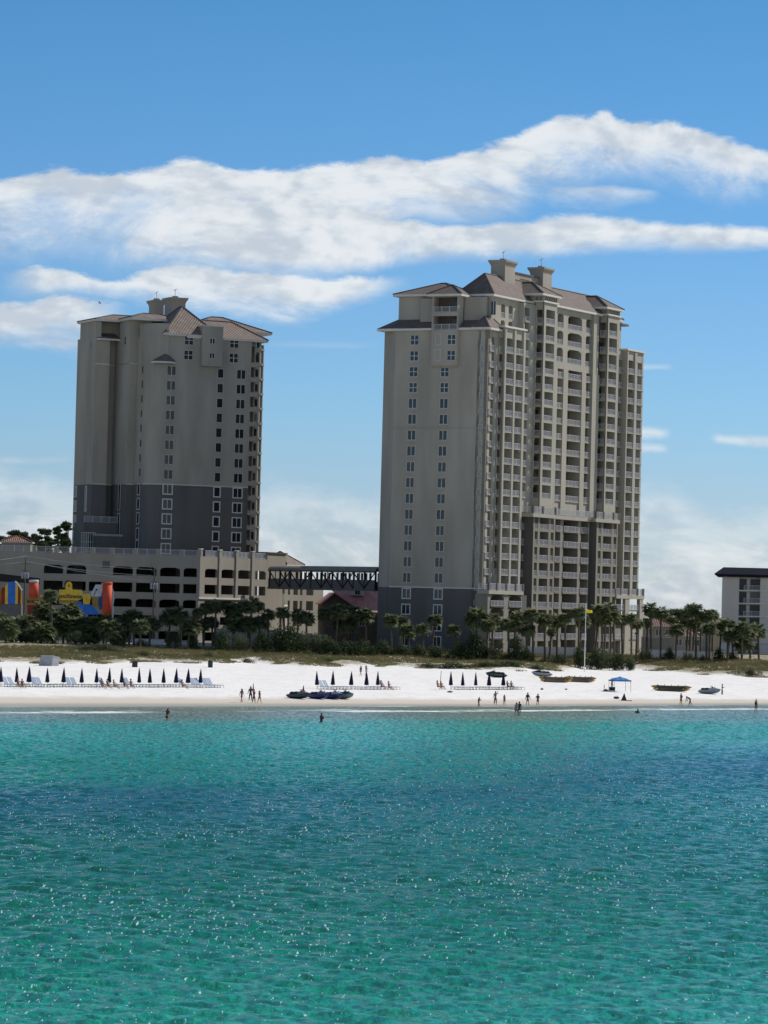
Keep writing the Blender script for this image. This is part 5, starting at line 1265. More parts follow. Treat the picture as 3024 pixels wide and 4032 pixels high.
def place(proto, P, rz, label, cat, group, z=None, scale=None, tilt=None):
    o = proto if proto.name not in used else copy_tree(proto)
    used.add(proto.name) if o is proto else None
    o.location = (P.x, P.y, gz(P.x, P.y) if z is None else z); o.rotation_euler = (tilt or 0, 0, rz)
    if scale: o.scale = scale
    tag(o, label, cat, group); return o
rowdef = [('left', [2, 66, 113, 186, 249, 321, 379, 429, 478.5, 548, 589.5, 644, 691.6, 739, 788], 2706), ('middle', [1248, 1310, 1382, 1443, 1487], 2716), ('right', [1774.7, 1822, 1873, 1925.5, 1981.5], 2717)]
raised = {('left', 0): 2, ('left', 2): 2, ('left', 4): 2, ('left', 6): 1, ('left', 12): 1, ('left', 13): 2, ('left', 14): 2, ('middle', 0): 2, ('middle', 4): 1, ('left', 8): 1}
LABU = {'left': 'left lounger row', 'middle': 'short row behind the jet skis', 'right': 'right lounger row'}
li = {'left': 0, 'middle': 0, 'right': 0}
for nm, xs, yb in rowdef:
    for i, x in enumerate(xs):
        P = ground(x, yb-2+ (x-300)*.003 if nm == 'left' else yb-3)
        place(UMB, P, random.uniform(0, 6), 'closed navy beach umbrella, %s from left in the %s' % (ORD[i], LABU[nm]), 'umbrella', 'closed umbrellas in the %s' % LABU[nm], scale=(random.uniform(.85, 1.12),)*2+(random.uniform(.93, 1.0),), tilt=random.uniform(-.04, .04))
        k = raised.get((nm, i), 0)
        for j, off in enumerate((.55, 1.35)):
            Q = P.xy+ALONG*off*1.05+SEAWARD*.75; up = j < k
            word = ('raised blue' if up else 'flat')
            place(LR if up else LFt, Vector((Q.x, Q.y, 0)), angle(SEAWARD)+random.uniform(-.08, .08), '%s lounger, %s right of %s umbrella, %s' % (word, 'just' if j == 0 else 'farther', ORD[i], LABU[nm]), 'lounger', 'loungers in the %s' % LABU[nm])
        if nm == 'left' or True:
            gap = (xs[i+1]-x) if i+1 < len(xs) else 60
            if gap > 52:
                Q = P.xy+ALONG*2.35+SEAWARD*.75; place(LFt, Vector((Q.x, Q.y, 0)), angle(SEAWARD), 'spare flat lounger after the %s umbrella, %s' % (ORD[i], LABU[nm]), 'lounger', 'loungers in the %s' % LABU[nm])
# plain pole at the start of the right row
P = ground(1731, 2715); o = empty('pole', tuple(P), 0, 'thin bare dark umbrella pole at the left end of the right lounger row', 'pole'); b = MB(); b.tube([(0, 0, -.2), (.16, 0, 2.45)], .035, 6); b.build('shaft', M['black'], o); b = MB(); b.tube([(.16, 0, 2.4), (.17, 0, 2.52)], .05, 6); b.build('cap', M['black'], o)
# ------------------------------------------------------------------ jet skis
def make_jetski(hull, deck, seat='black'):
    o = empty('jet_ski', (0, 0, 0)); h = MB(); rings = []
    for x, w_, zk, zt_ in ((-1.55, .46, .10, .50), (-1.2, .56, .04, .54), (-.4, .60, .0, .56), (.4, .56, .02, .60), (1.0, .42, .14, .66), (1.4, .22, .34, .72), (1.62, .04, .60, .74)):
        zc = zk+(zt_-zk)*.45
        rings.append([(x, 0, zk), (x, w_*.7, zk+(zc-zk)*.45), (x, w_, zc), (x, w_*1.04, zt_), (x, w_*.8, zt_+.03), (x, -w_*.8, zt_+.03), (x, -w_*1.04, zt_), (x, -w_, zc), (x, -w_*.7, zk+(zc-zk)*.45)])
    h.ring_loft(rings); h.build('hull', M[hull], o, smooth=False)
    d = MB(); rr = []
    for x, w_, z0, z1 in ((-.15, .3, .58, .86), (.25, .34, .60, .98), (.65, .33, .62, .98), (1.05, .26, .66, .88), (1.45, .10, .70, .77)):
        rr.append([(x, w_, z0), (x, w_*.75, (z0+z1)/2+.06), (x, w_*.35, z1), (x, -w_*.35, z1), (x, -w_*.75, (z0+z1)/2+.06), (x, -w_, z0)])
    d.ring_loft(rr); d.build('cowl', M[deck], o)
    s_ = MB(); rr = []
    for x, w_, z1 in ((-1.35, .20, .76), (-1.1, .24, .86), (-.7, .22, .84), (-.45, .2, .90), (-.1, .2, .86), (.12, .18, .92)):
        rr.append([(x, w_, .56), (x, w_*.9, z1-.08), (x, w_*.5, z1), (x, -w_*.5, z1), (x, -w_*.9, z1-.08), (x, -w_, .56)])
    s_.ring_loft(rr); s_.build('seat', M[seat], o)
    b = MB(); b.tube([(.45, 0, .95), (.25, 0, 1.12)], .06, 6); b.tube([(.18, -.38, 1.16), (.27, 0, 1.13), (.18, .38, 1.16)], .03, 6); b.build('handlebar', M['black'], o)
    for y in (-.42, .42):
        b = MB(); b.tube([(.55, y*.8, .95), (.52, y, 1.0)], .05, 6); b.box(.46, .54, y-.07, y+.07, .95, 1.05); b.build('mirror', M['black'], o)
    b = MB(); b.box(-1.72, -1.5, -.36, .36, .28, .42); b.build('rear_step', M['black'], o)
    return o
M['jblue'] = mat('blue_hull', (.008, .025, .14), .35, spec=.5, var=.1); M['jnavy'] = mat('dark_navy_hull', (.012, .022, .05), .35, spec=.5); M['jgrey'] = mat('silver_grey_hull', (.20, .23, .25), .35, spec=.5); M['jgreen'] = mat('dark_green_hull', (.012, .035, .03), .35, spec=.5); M['jwhite'] = mat('white_deck', (.5, .53, .56), .4); M['jteal'] = mat('teal_cowl', (.03, .08, .09), .4)
sea_a = angle(SEAWARD)
for px, py, hull, deck, rz, lb in ((1178, 2752, 'jnavy', 'jgrey', sea_a+.25, 'dark jet ski with grey stripe at the left end of the parked group'), (1256, 2753, 'jblue', 'jgrey', sea_a+.1, 'blue jet ski second from left in the parked group'), (1312, 2753, 'jblue', 'jwhite', sea_a+.08, 'blue and white jet ski third from left in the parked group'), (1352, 2753, 'jgrey', 'jteal', sea_a+.1, 'silver green jet ski at the right end of the parked group'), (1953, 2668, 'jgreen', 'jgreen', math.pi+.15, 'dark green jet ski alone below the grassy dune, bow to the left'), (2132, 2664, 'jgrey', 'black', math.pi+.25, 'grey nosed jet ski parked behind the brown banana boat'), (2795, 2733, 'jgrey', 'jwhite', -.45, 'silver grey jet ski with dark stern at right, beside a standing person')):
    o = make_jetski(hull, deck); P = ground(px, py); o.location = P; o.rotation_euler = (0, 0, rz); tag(o, lb, 'jet ski', 'jet skis on the sand')
# second hull sides for the dark stern
# ------------------------------------------------------------------ banana boats
def make_banana(body, tip, L_=5.4):
    o = empty('banana_boat', (0, 0, 0)); 
    for nm, y, z, r_, lo, hi, m_ in (('centre_tube', 0, .52, .30, 0, 1, body), ('side_tube', -.52, .2, .2, .05, .95, body), ('side_tube', .52, .2, .2, .05, .95, body)):
        b = MB(); pts = []; rad = []
        for i in range(15):
            t = lo+(hi-lo)*i/14; x = -L_/2+L_*t; s_ = min(1, (i+.15)/2.2, (14-i+.15)/2.2); pts.append((x, y, z+.16*abs(2*t-1)**3)); rad.append(r_*s_**.6)
        b.tube(pts[2:-2], rad[2:-2], 12); b.build(nm, M[m_], o, smooth=True)
        for e in (pts[:3], pts[-3:]):
            k = rad[:3] if e is pts[:3] or e[0] == pts[0] else rad[-3:]
            b = MB(); b.tube(e, [q*1.02 for q in k], 12); b.build('nose_cone', M[tip], o, smooth=True)
    for i in range(5):
        x = -L_*.34+i*L_*.17; b = MB(); b.tube([(x, -.2, .84), (x, -.1, .97), (x, .1, .97), (x, .2, .84)], .03, 5); b.build('grab_handle', M['black'], o)
    return o
M['bbrown'] = mat('faded_brown_vinyl', (.20, .145, .09), .55, var=.2, scale=1.2); M['byellow'] = mat('faded_yellow_vinyl', (.42, .26, .06), .5, var=.15); M['bdark'] = mat('dark_olive_vinyl', (.09, .085, .05), .5, var=.2)
for px, py, bd, tp, rz, L_, lb in ((2188, 2687, 'bbrown', 'byellow', -.20, 5.2, 'brown banana boat with yellow tips, left of the pair'), (2284, 2686, 'bbrown', 'byellow', -.22, 5.0, 'brown banana boat with yellow tips, right of the pair'), (2643, 2722, 'bdark', 'byellow', -.18, 5.9, 'long dark banana boat with orange forked tail near the right')):
    o = make_banana(bd, tp, L_); P = ground(px, py); o.location = P; o.rotation_euler = (0, 0, rz); tag(o, lb, 'banana boat', 'banana boats on the sand')
# ------------------------------------------------------------------ bins, box, canopy, flags
def bin_(px, py, lb, lid):
    P = ground(px, py); o = empty('litter_bin', tuple(P), .2, lb, 'bin'); b = MB(); b.lathe([(.34, 0), (.38, .05), (.39, .95), (.36, 1.0)], 14) if lid else b.box(-.39, .39, -.36, .36, 0, .85); b.build('drum', M['bingreen' if lid else 'bindark'], o)
    b = MB(); b.lathe([(.40, .98), (.40, 1.03), (.22, 1.14), (.03, 1.17)], 14) if lid else b.box(-.41, .41, -.38, .38, .85, .93); b.build('lid', M['bingreen' if lid else 'bindark'], o)
M['bingreen'] = mat('dark_green_plastic', (.03, .045, .038), .6); M['bindark'] = mat('dark_grey_plastic', (.03, .032, .034), .6)
bin_(530.5, 2627, 'square dark grey litter bin on the sand, left one of two', False); bin_(828, 2628.5, 'round dark green litter bin on the sand, right one of two', True)
P = ground(194, 2622); o = empty('storage_box', tuple(P), 0, 'large pale grey slanted storage box at the top of the beach, far left', 'box'); b = MB(); b.hexa([(-1.55, -.75, 0), (.5, -1.0, 0), (1.35, .5, 0), (-.8, .9, 0), (-1.25, -.55, 1.5), (.62, -.85, 1.52), (1.55, .3, 1.2), (-.5, .7, 1.45)]); b.build('body', M['greybox'], o, (0, 0, 0)); b = MB(); b.hexa([(-1.3, -.6, 1.5), (.67, -.9, 1.52), (1.6, .3, 1.2), (-.55, .75, 1.45), (-1.3, -.6, 1.56), (.67, -.9, 1.58), (1.6, .3, 1.26), (-.55, .75, 1.51)]); b.build('lid', M['white2'], o, (0, 0, 0))
# shade canopy
M['cblue'] = mat('blue_canopy_cloth', (.05, .20, .50), .7, var=.12, scale=1.2); M['cloth'] = mat('dark_grey_cloth', (.05, .052, .055), .9)
P = ground(2440, 2724); o = empty('shade_canopy', tuple(P), R(18), 'bright blue shade canopy on four thin legs, right of centre on the beach', 'canopy')
w_, d_ = 1.3, 1.0; zt_ = 1.65
for sx_, sy_ in ((-1, -1), (1, -1), (1, 1), (-1, 1)): b = MB(); b.tube([(sx_*w_, sy_*d_, -.05), (sx_*w_*.97, sy_*d_*.97, zt_)], .028, 6); b.build('leg', M['cloth'], o)
b = MB(); n = 10
def cz_(u, v): return zt_+.55*(1-max(abs(u), abs(v)))**.8-.05*abs(math.sin(u*6))
for i in range(n):
    for j in range(n):
        u0, u1, v0, v1 = -1+2*i/n, -1+2*(i+1)/n, -1+2*j/n, -1+2*(j+1)/n
        b.face([(u*w_*1.03, v*d_*1.03, cz_(u, v)) for u, v in ((u0, v0), (u1, v0), (u1, v1), (u0, v1))])
c_ = b.build('roof_cloth', M['cblue'], o, smooth=True)
b = MB()
for i in range(12):
    u0, u1 = -1+2*i/12, -1+2*(i+1)/12
    for v in (-1.04, 1.04): b.face([(u0*w_*1.04, v*d_, zt_+.02), (u1*w_*1.04, v*d_, zt_+.02), (u1*w_*1.04, v*d_, zt_-.18), (u0*w_*1.04, v*d_, zt_-.18)])
b.build('valance', M['cblue'], c_)
def simple(nm, px, py, lb, cat, fn, rz=0.0, m_='cloth', part='body'):
    P = ground(px, py); o = empty(nm, tuple(P), rz, lb, cat); fn(o); return o
def f_cool(o):
    b = MB(); b.box(-.42, .42, -.25, .25, .05, .50); b.build('body', M['black'], o); b = MB(); b.box(-.45, .45, -.28, .28, .50, .58); b.build('lid', M['cloth'], o)
    for x in (-.3, .3): b = MB(); b.box(x-.05, x+.05, -.2, .2, 0, .05); b.build('foot', M['cloth'], o)
simple('cool_box', 2410, 2721, 'black cool box under the left side of the blue canopy', 'cool box', f_cool)
def f_bag(w0, h0):
    def g(o):
        b = MB(); rr = []
        for x, s_ in ((-.5, .3), (-.35, .85), (0, 1), (.3, .9), (.5, .35)): rr.append([(x*w0, math.cos(t)*.22*s_, max(0, .5*h0+math.sin(t)*.5*h0*s_)) for t in [2*math.pi*i/10 for i in range(10)]])
        b.ring_loft(rr); b.build('body', M['cloth'], o, smooth=True); b = MB(); b.tube([(-.2*w0, 0, h0*.95), (-.1*w0, 0, h0*1.25), (.1*w0, 0, h0*1.25), (.2*w0, 0, h0*.95)], .02, 5); b.build('handle', M['cloth'], o)
    return g
for px, py, w0, h0, lb in ((2385, 2721, .8, .25, 'dark bag on the sand left of the black cool box'), (2427, 2752, .8, .34, 'dark beach bag left of the pointed dark beach tent'), (2134, 2716, .42, .22, 'small dark bag lying alone on open sand'), (2229, 2716, .4, .15, 'tiny dark bag right of the lone bag on open sand'), (1772, 2727, .8, .2, 'dark heap of gear in front of the right lounger row')):
    simple('beach_bag', px, py, lb, 'bag', f_bag(w0, h0), .2)
def f_tent(o):
    b = MB(); b.face([(-.35, -.3, 0), (.35, -.3, 0), (.05, 0, 1.05)]); b.face([(.35, -.3, 0), (.45, .4, 0), (.05, 0, 1.05)]); b.face([(.45, .4, 0), (-.35, .4, 0), (.05, 0, 1.05)]); b.face([(-.35, .4, 0), (-.35, -.3, 0), (.05, 0, 1.05)]); b.build('canvas', M['cloth'], o)
    b = MB(); b.box(.2, 1.1, -.4, .3, 0, .06); b.build('mat', M['cloth'], o)
simple('beach_tent', 2456, 2759, 'pointed dark grey beach tent with mat on the sand', 'tent', f_tent)
# flagpole with yellow flag
M['yflag'] = mat('yellow_flag', (.75, .60, .03), .7, var=.05); M['rflag'] = mat('red_flag', (.35, .02, .03), .7)
c = at(2302, 2600, 612); g = gz(c.x, c.y); top = at(2310.5, 2381, 612)
o = empty('flagpole', (c.x, c.y, g), 0, 'tall white flagpole with flying yellow flag on the dune before the tall tower', 'flagpole'); hp = zat(2310, 2381, c)-g
b = MB(); b.tube([(0, 0, -.3), (0, 0, hp)], [.075, .05], 8); b.build('shaft', M['white'], o); b = MB(); b.lathe([(.02, hp), (.1, hp+.06), (.02, hp+.16)], 8); b.build('finial', M['white'], o)
b = MB(); n = 8; zt_ = hp-.75
for i in range(n):
    a0, a1 = i/n, (i+1)/n
    def fp(a, v): return (.08+1.05*a, .18*math.sin(a*7)*a, zt_-.62*v*(1-.25*a)-.22*a+.05*math.sin(a*9))
    b.face([fp(a0, 0), fp(a1, 0), fp(a1, 1), fp(a0, 1)])
b.build('flag', M['yflag'], o, smooth=True)
P = ground(996, 2752); o = empty('furled_flag', (P.x, P.y, P.z), 0, 'furled red flag held upright behind the walking group on the left beach', 'flag')
b = MB(); b.tube([(0, 0, 0), (.02, 0, 1.9)], .015, 5); b.build('pole', M['steel'], o); b = MB(); b.lathe([(.10, 1.05), (.07, 1.4), (.02, 1.95)], 8); b.build('cloth', M['rflag'], o)
P = ground(1194, 2741); o = empty('warning_flag', tuple(P), 0, 'small red furled flag standing among the parked jet skis', 'flag')
b = MB(); b.tube([(0, 0, 0), (.02, 0, 1.25)], .015, 5); b.build('pole', M['steel'], o); b = MB(); b.lathe([(.16, .55), (.11, .9), (.03, 1.35)], 8); b.build('cloth', M['rflag'], o)
for px, yb, yt, w_, lb, nm in ((2371, 2618, 2595, .06, 'short white marker post on the dune right of the flagpole', 'marker_post'), (2804, 2582, 2525, .06, 'white lamp post on the right dune in front of the palm clump', 'lamp_post'), (2611, 2568, 2520, .05, 'slim pale post beside the two tall palms right of the tower', 'lamp_post'), (2379, 2711, 2698, .05, 'small red marker stick left of the blue canopy', 'marker_stick')):
    D = 618 if nm == 'marker_post' else 640
    if nm == 'marker_stick': c = ground(px, yb)
    else: c = ground(px, yb, 580, 900)
    g = min(c.z, gz(c.x, c.y)+.3); h_ = zat(px, yt, c)-g; o = empty(nm, (c.x, c.y, g), 0, lb, nm.split('_')[0]+' '+nm.split('_')[1])
    b = MB(); b.tube([(0, 0, -.1), (0, 0, h_)], w_, 6); b.build('shaft', M['rflag' if nm == 'marker_stick' else 'trim'], o)
    b = MB(); b.box(-w_*2.4, w_*2.4, -w_, w_, h_, h_+.12) if nm == 'lamp_post' else b.lathe([(w_*1.2, h_), (w_*.4, h_+.08)], 6); b.build('lamp_head' if nm == 'lamp_post' else 'cap', M['rflag' if nm == 'marker_stick' else 'trim'], o)
# bird
c = at(393, 1194, 500); o = bpy.data.objects.new('bird', None); COL.objects.remove(o) if o.name in COL.objects else None
b = MB(); b.tube([(-.35, 0, .0), (-.1, 0, .03), (.15, 0, .04), (.33, 0, .08)], [.02, .09, .10, .05], 8); b.tube([(.3, 0, .08), (.46, 0, .07)], [.045, .008], 6)
for s_ in (-1, 1): b.face([(.16, 0, .06), (-.12, 0, .05), (-.22, s_*.45, .32), (-.02, s_*.42, .36)]); b.face([(-.02, s_*.42, .36), (-.22, s_*.45, .32), (-.28, s_*.85, .12)])
b.face([(-.3, -.03, 0), (-.3, .03, 0), (-.55, .1, .0), (-.55, -.1, .0)])
o = b.build('bird', M['black'], None); o.location = c; o.scale = (.6, .6, .6); o.rotation_euler = (.5, 0, .5); tag(o, 'small dark bird flying in front of the cloud left of the shorter tower', 'bird')
# ------------------------------------------------------------------ utility poles and wires
def upole(px, yb, yt, D, lb, tr):
    c = at(px, yb, D); h_ = zat(px+(yb-yt)*.026, yt, c)-c.z+6; o = empty('utility_pole', (c.x, c.y, c.z-6), 0, lb, 'utility pole', 'utility poles')
    b = MB(); b.tube([(0, 0, 0), (0, 0, h_)], [.19, .12], 8); b.build('shaft', M['wood'], o)
    for z, l_ in tr: b = MB(); b.box(-l_, l_, -.05, .05, z+h_, z+h_+.1); b.build('crossarm', M['wood'], o)
    for x in ((-.45, .45, 0) if len(tr) > 1 else (-.45, .45)):
        b = MB(); b.lathe([(.2, h_-3.9), (.23, h_-3.7), (.23, h_-2.95), (.12, h_-2.8), (.04, h_-2.7)], 10, c=(x*1.1, -.3)); b.build('transformer', M['greybox'], o)
    for x in (-.8, 0, .8): b = MB(); b.lathe([(.05, h_-.02), (.07, h_+.06), (.03, h_+.16)], 8, c=(x*.9, 0)); b.build('insulator', M['greybox'], o)
    return at(px+(yb-yt)*.026, yt, D)
e1 = upole(94, 2440, 2197, 672, 'wooden utility pole with crossarms and transformers beside the striped hall at left', [(-1.2, 1.0), (-2.4, .8)])
e2 = upole(603, 2430, 2238, 668, 'wooden utility pole with transformers in front of the garage', [(-.5, .7), (-2.6, .8)])
def wire(a, b_, sag, lb, rad=.035):
    w1 = MB(); n = 14; w1.tube([a.lerp(b_, i/n)-Vector((0, 0, sag*4*(i/n)*(1-i/n))) for i in range(n+1)], rad, 4); tag(w1.build('overhead_wire', M['wire']), lb, 'wire', 'overhead wires')
M['wire'] = mat('pale_wire', (.42, .44, .46), .6)
wire(at(103, 2189, 672), at(600, 2243, 668), .35, 'highest pale overhead wire between the two utility poles')
wire(at(106, 2211, 672), at(600, 2266, 668), .45, 'middle pale overhead wire between the two utility poles')
wire(at(118, 2212, 672), at(598, 2290, 668), .3, 'lowest pale overhead wire between the two utility poles', .03)
wire(at(-40, 2208, 668), at(103, 2189, 672), .1, 'upper overhead wire running off the left edge'); wire(at(-40, 2226, 668), at(100, 2211, 672), .1, 'lower overhead wire running off the left edge')
wire(at(440, 2418, 668), at(600, 2405, 668), .2, 'short low overhead wire left of the garage utility pole', .03)
# ------------------------------------------------------------------ striped amusement hall and signs, left edge
for k_, c_ in (('s_blue', (.015, .13, .42)), ('s_yellow', (.85, .58, .07)), ('s_red', (.30, .03, .02)), ('s_orange', (.65, .09, .04)), ('s_olive', (.22, .17, .04)), ('s_white', (.62, .64, .66)), ('s_purple', (.12, .02, .05)), ('s_wall', (.17, .155, .16)), ('s_sky', (.04, .20, .68)), ('s_grey', (.12, .14, .15)), ('s_black', (.01, .012, .015)), ('s_gold', (.35, .24, .06))): M[k_] = mat(k_, c_, .7, var=.1, scale=1)
DS = 662
Fs = Fr(at(0, 2400, DS).xy, (1, .06), (.06, -1))
def S(px, py, b=0.0): a = Fs.a(px, py, b); return a, zat(px, py, Fs.P(a, b, 0))
def plate(name, m_, pts, parent, org, b=0.0, th=.25):
    q = [S(x, y, b) for x, y in pts]; k = MB(); fr_ = [Fs.P(a, b, z) for a, z in q]; bk = [Fs.P(a, b-th, z) for a, z in q]
    k.face(fr_); k.face(bk[::-1])
    for i in range(len(q)): j = (i+1) % len(q); k.face([fr_[i], fr_[j], bk[j], bk[i]])
    return k.build(name, M[m_], parent, org)
def arcpts(cx, cy, rx, ry, a0, a1, n=12): return [(cx+rx*math.cos(R(a0+(a1-a0)*i/n)), cy-ry*math.sin(R(a0+(a1-a0)*i/n))) for i in range(n+1)]
def thing(nm, lb, cat, px, py): p = at(px, py, DS); return empty(nm, tuple(p), 0, lb, cat), p
o, g = thing('amusement_hall', 'striped blue, yellow and red amusement hall front with scalloped white edge, far left', 'building', 40, 2520)
plate('wall', 's_wall', [(-40, 2378), (84, 2378), (82, 2560), (-44, 2560)], o, g, -.3, 6)
def stripe(x0, x1, y0, y1, m_, yb=2378): plate('stripe', m_, [(x0, y0), (x1, y1), (x1-1, yb), (x0-1, yb)], o, g)
stripe(-22, -4, 2325, 2322, 's_blue'); stripe(-4, 6, 2322, 2318, 's_red'); stripe(6, 20, 2316, 2310, 's_red'); stripe(1, 6, 2320, 2318, 's_yellow'); stripe(20, 31, 2308, 2296, 's_yellow'); stripe(31, 61, 2291, 2290, 's_sky'); stripe(61, 71, 2294, 2306, 's_yellow'); stripe(71, 82, 2308, 2322, 's_red'); stripe(82, 87, 2324, 2336, 's_yellow')
k = MB(); sc_ = [(59, 2290), (64, 2292), (69, 2298), (72, 2303), (77, 2308), (80, 2314), (84, 2320), (87, 2326)]
k.tube([Fs.P(*((lambda t: (t[0], .06, t[1]))(S(x, y)))) for x, y in sc_], .17, 6); k.build('scalloped_edge', M['white'], o, g)
def pillar(nm, x0, x1, yt, yb, mats, lb, px):
    o, g = thing(nm, lb, 'pillar', px, yb); a0, zt_ = S(x0, yt, .5); a1, _ = S(x1, yt, .5); zb_ = S(x0, yb, .5)[1]; r_ = (a1-a0)/2; n = 18
    k = MB(); c = Fs.P((a0+a1)/2, .2, 0); k.lathe([(r_, zb_), (r_, zt_)], n, (c.x, c.y)); k.build('shaft', M[mats[0]], o, g, smooth=True)
    k = MB(); k.lathe([(r_*1.04, zt_), (r_*1.04, zt_+.35), (r_*.9, zt_+.45)], n, (c.x, c.y)); k.build('cap', M[mats[1]], o, g); return o, g
pillar('advertising_pillar', 114, 152, 2292, 2352, ('s_orange', 's_white'), 'round red pillar with white cap between the striped hall and yellow sign', 132)
o2, g2 = pillar('advertising_pillar', 404, 442, 2301, 2430, ('s_orange', 's_orange'), 'tall round red orange pillar right of the yellow sign', 423)
plate('ornate_edge', 's_white', [(442, 2316), (445, 2320), (449, 2340), (447, 2352), (450, 2360), (446, 2380), (449, 2400), (446, 2440), (441, 2440)], o2, g2, .2)
# yellow arched sign
o, g = thing('yellow_sign', 'large yellow scalloped sign with purple lettering above the palms at left', 'sign', 260, 2420)
plate('board', 's_yellow', [(232, 2345), (232, 2322), (258, 2321)]+arcpts(271, 2304, 13, 14, 200, -20, 12)+[(285, 2321), (322, 2323), (324, 2346), (322, 2358), (308, 2364), (232, 2362)], o, g, .3)
plate('black_edge', 's_black', [(228, 2312), (257, 2313)]+arcpts(268, 2301, 15, 16, 190, 40, 8)+[(288, 2315), (323, 2317), (323, 2330), (228, 2330)], o, g, -.1)  # black plate behind the board, showing along its upper edge
plate('drop_emblem', 's_black', [(271, 2299), (274.5, 2308), (271.5, 2313), (268.5, 2308)], o, g, .34, .04)
plate('board', 's_yellow', [(182, 2332), (190, 2331), (197, 2347), (191, 2350), (182, 2344)], o, g, .3); plate('board', 's_yellow', [(200, 2352), (207, 2350), (206, 2370), (200, 2376), (195, 2370)], o, g, .3)
plate('board', 's_yellow', [(325, 2338), (356, 2339), (357, 2352), (353, 2379), (328, 2379)], o, g, .45); plate('side_panel', 's_gold', [(361, 2352), (388, 2353), (388, 2392), (363, 2388)], o, g, .1)
plate('base_panel', 's_gold', [(232, 2362), (308, 2364), (300, 2378), (232, 2378)], o, g, .2)
plate('dark_panel', 's_black', [(322, 2358), (329, 2357), (328, 2380), (318, 2368)], o, g, .2)
plate('blue_skirt', 's_sky', [(300, 2366), (318, 2368), (328, 2379), (356, 2380), (376, 2396), (392, 2420), (330, 2420), (304, 2380)], o, g, .15)
plate('cloud_board', 's_white', [(357, 2331), (366, 2324), (372, 2310), (376, 2302), (398, 2302), (401, 2294), (408, 2294), (408, 2312), (398, 2348), (360, 2348)], o, g, .05)
plate('blue_panel', 's_blue', [(389, 2328), (404, 2316), (404, 2400), (390, 2400)], o, g, .0)
plate('dark_figure', 's_black', [(375, 2318), (386, 2320), (378, 2328), (372, 2344), (369, 2344), (377, 2324)], o, g, .08, .05)
def text(s_, px, py, hpx, m_, parent, org, b=.36, shear=.25, sx=1.0):
    cu = bpy.data.curves.new('t', 'FONT'); cu.body = s_; cu.size = 1; cu.shear = shear; cu.extrude = .03; cu.offset = .012
    ob = bpy.data.objects.new('t', cu); COL.objects.link(ob); bpy.context.view_layer.update()
    me = bpy.data.meshes.new_from_object(ob.evaluated_get(bpy.context.evaluated_depsgraph_get())); bpy.data.objects.remove(ob)
    a, z = S(px, py, b); k = hpx*DS/F_PX/.72
    for v in me.vertices: x, y, zz = v.co; v.co = Fs.P(a+x*k*sx, b+zz*k, z+y*k)-Vector(org)
    me.materials.clear(); me.materials.append(M[m_]); q = bpy.data.objects.new('lettering', me); COL.objects.link(q); q.parent = parent; return q
text('ayoXtreme', 228, 2354, 17, 's_purple', o, g, sx=.86, b=.36)
o, g = thing('lower_sign', 'low gold sign with dark purple lettering on a red base, beside the left utility pole', 'sign', 130, 2440)
plate('board', 's_gold', [(104, 2353), (184, 2353), (180, 2382), (104, 2382)], o, g, .2); plate('base', 's_red', [(108, 2382), (170, 2382), (170, 2440), (108, 2440)], o, g, .1)
plate('board', 's_yellow', [(159, 2342), (180, 2342), (180, 2352), (159, 2352)], o, g, .1)
text('MUSEUM', 107, 2373, 11, 's_purple', o, g, b=.23, shear=0, sx=.78)
# ------------------------------------------------------------------ people
SK = {'fair': (.48, .29, .20), 'tan': (.36, .20, .13), 'dark': (.11, .065, .05)}
def pm(col):
    col = tuple(min(.8, c*1.35+.004) for c in col)
    k = 'p_%.3f_%.3f_%.3f' % col
    if k not in M: M[k] = mat('cloth_or_skin', col, .8, var=.08, scale=3)
    return M[k]
def skin_mesh(nodes, edges, name, m, sub=1):
    me = bpy.data.meshes.new(name); me.from_pydata([n[0] for n in nodes], edges, []); me.update()
    ob = bpy.data.objects.new(name, me); COL.objects.link(ob)
    md = ob.modifiers.new('s', 'SKIN'); md.use_smooth_shade = True; md.branch_smoothing = .3
    if sub: ss = ob.modifiers.new('u', 'SUBSURF'); ss.levels = sub; ss.render_levels = sub
    for i, v in enumerate(me.skin_vertices[0].data):
        r_ = nodes[i][1]; v.radius = r_ if isinstance(r_, tuple) else (r_, r_); v.use_root = (i == 0)
    bpy.context.view_layer.update()
    m2 = bpy.data.meshes.new_from_object(ob.evaluated_get(bpy.context.evaluated_depsgraph_get())); bpy.data.objects.remove(ob)
    m2.materials.clear(); m2.materials.append(m); m2.name = name; return m2
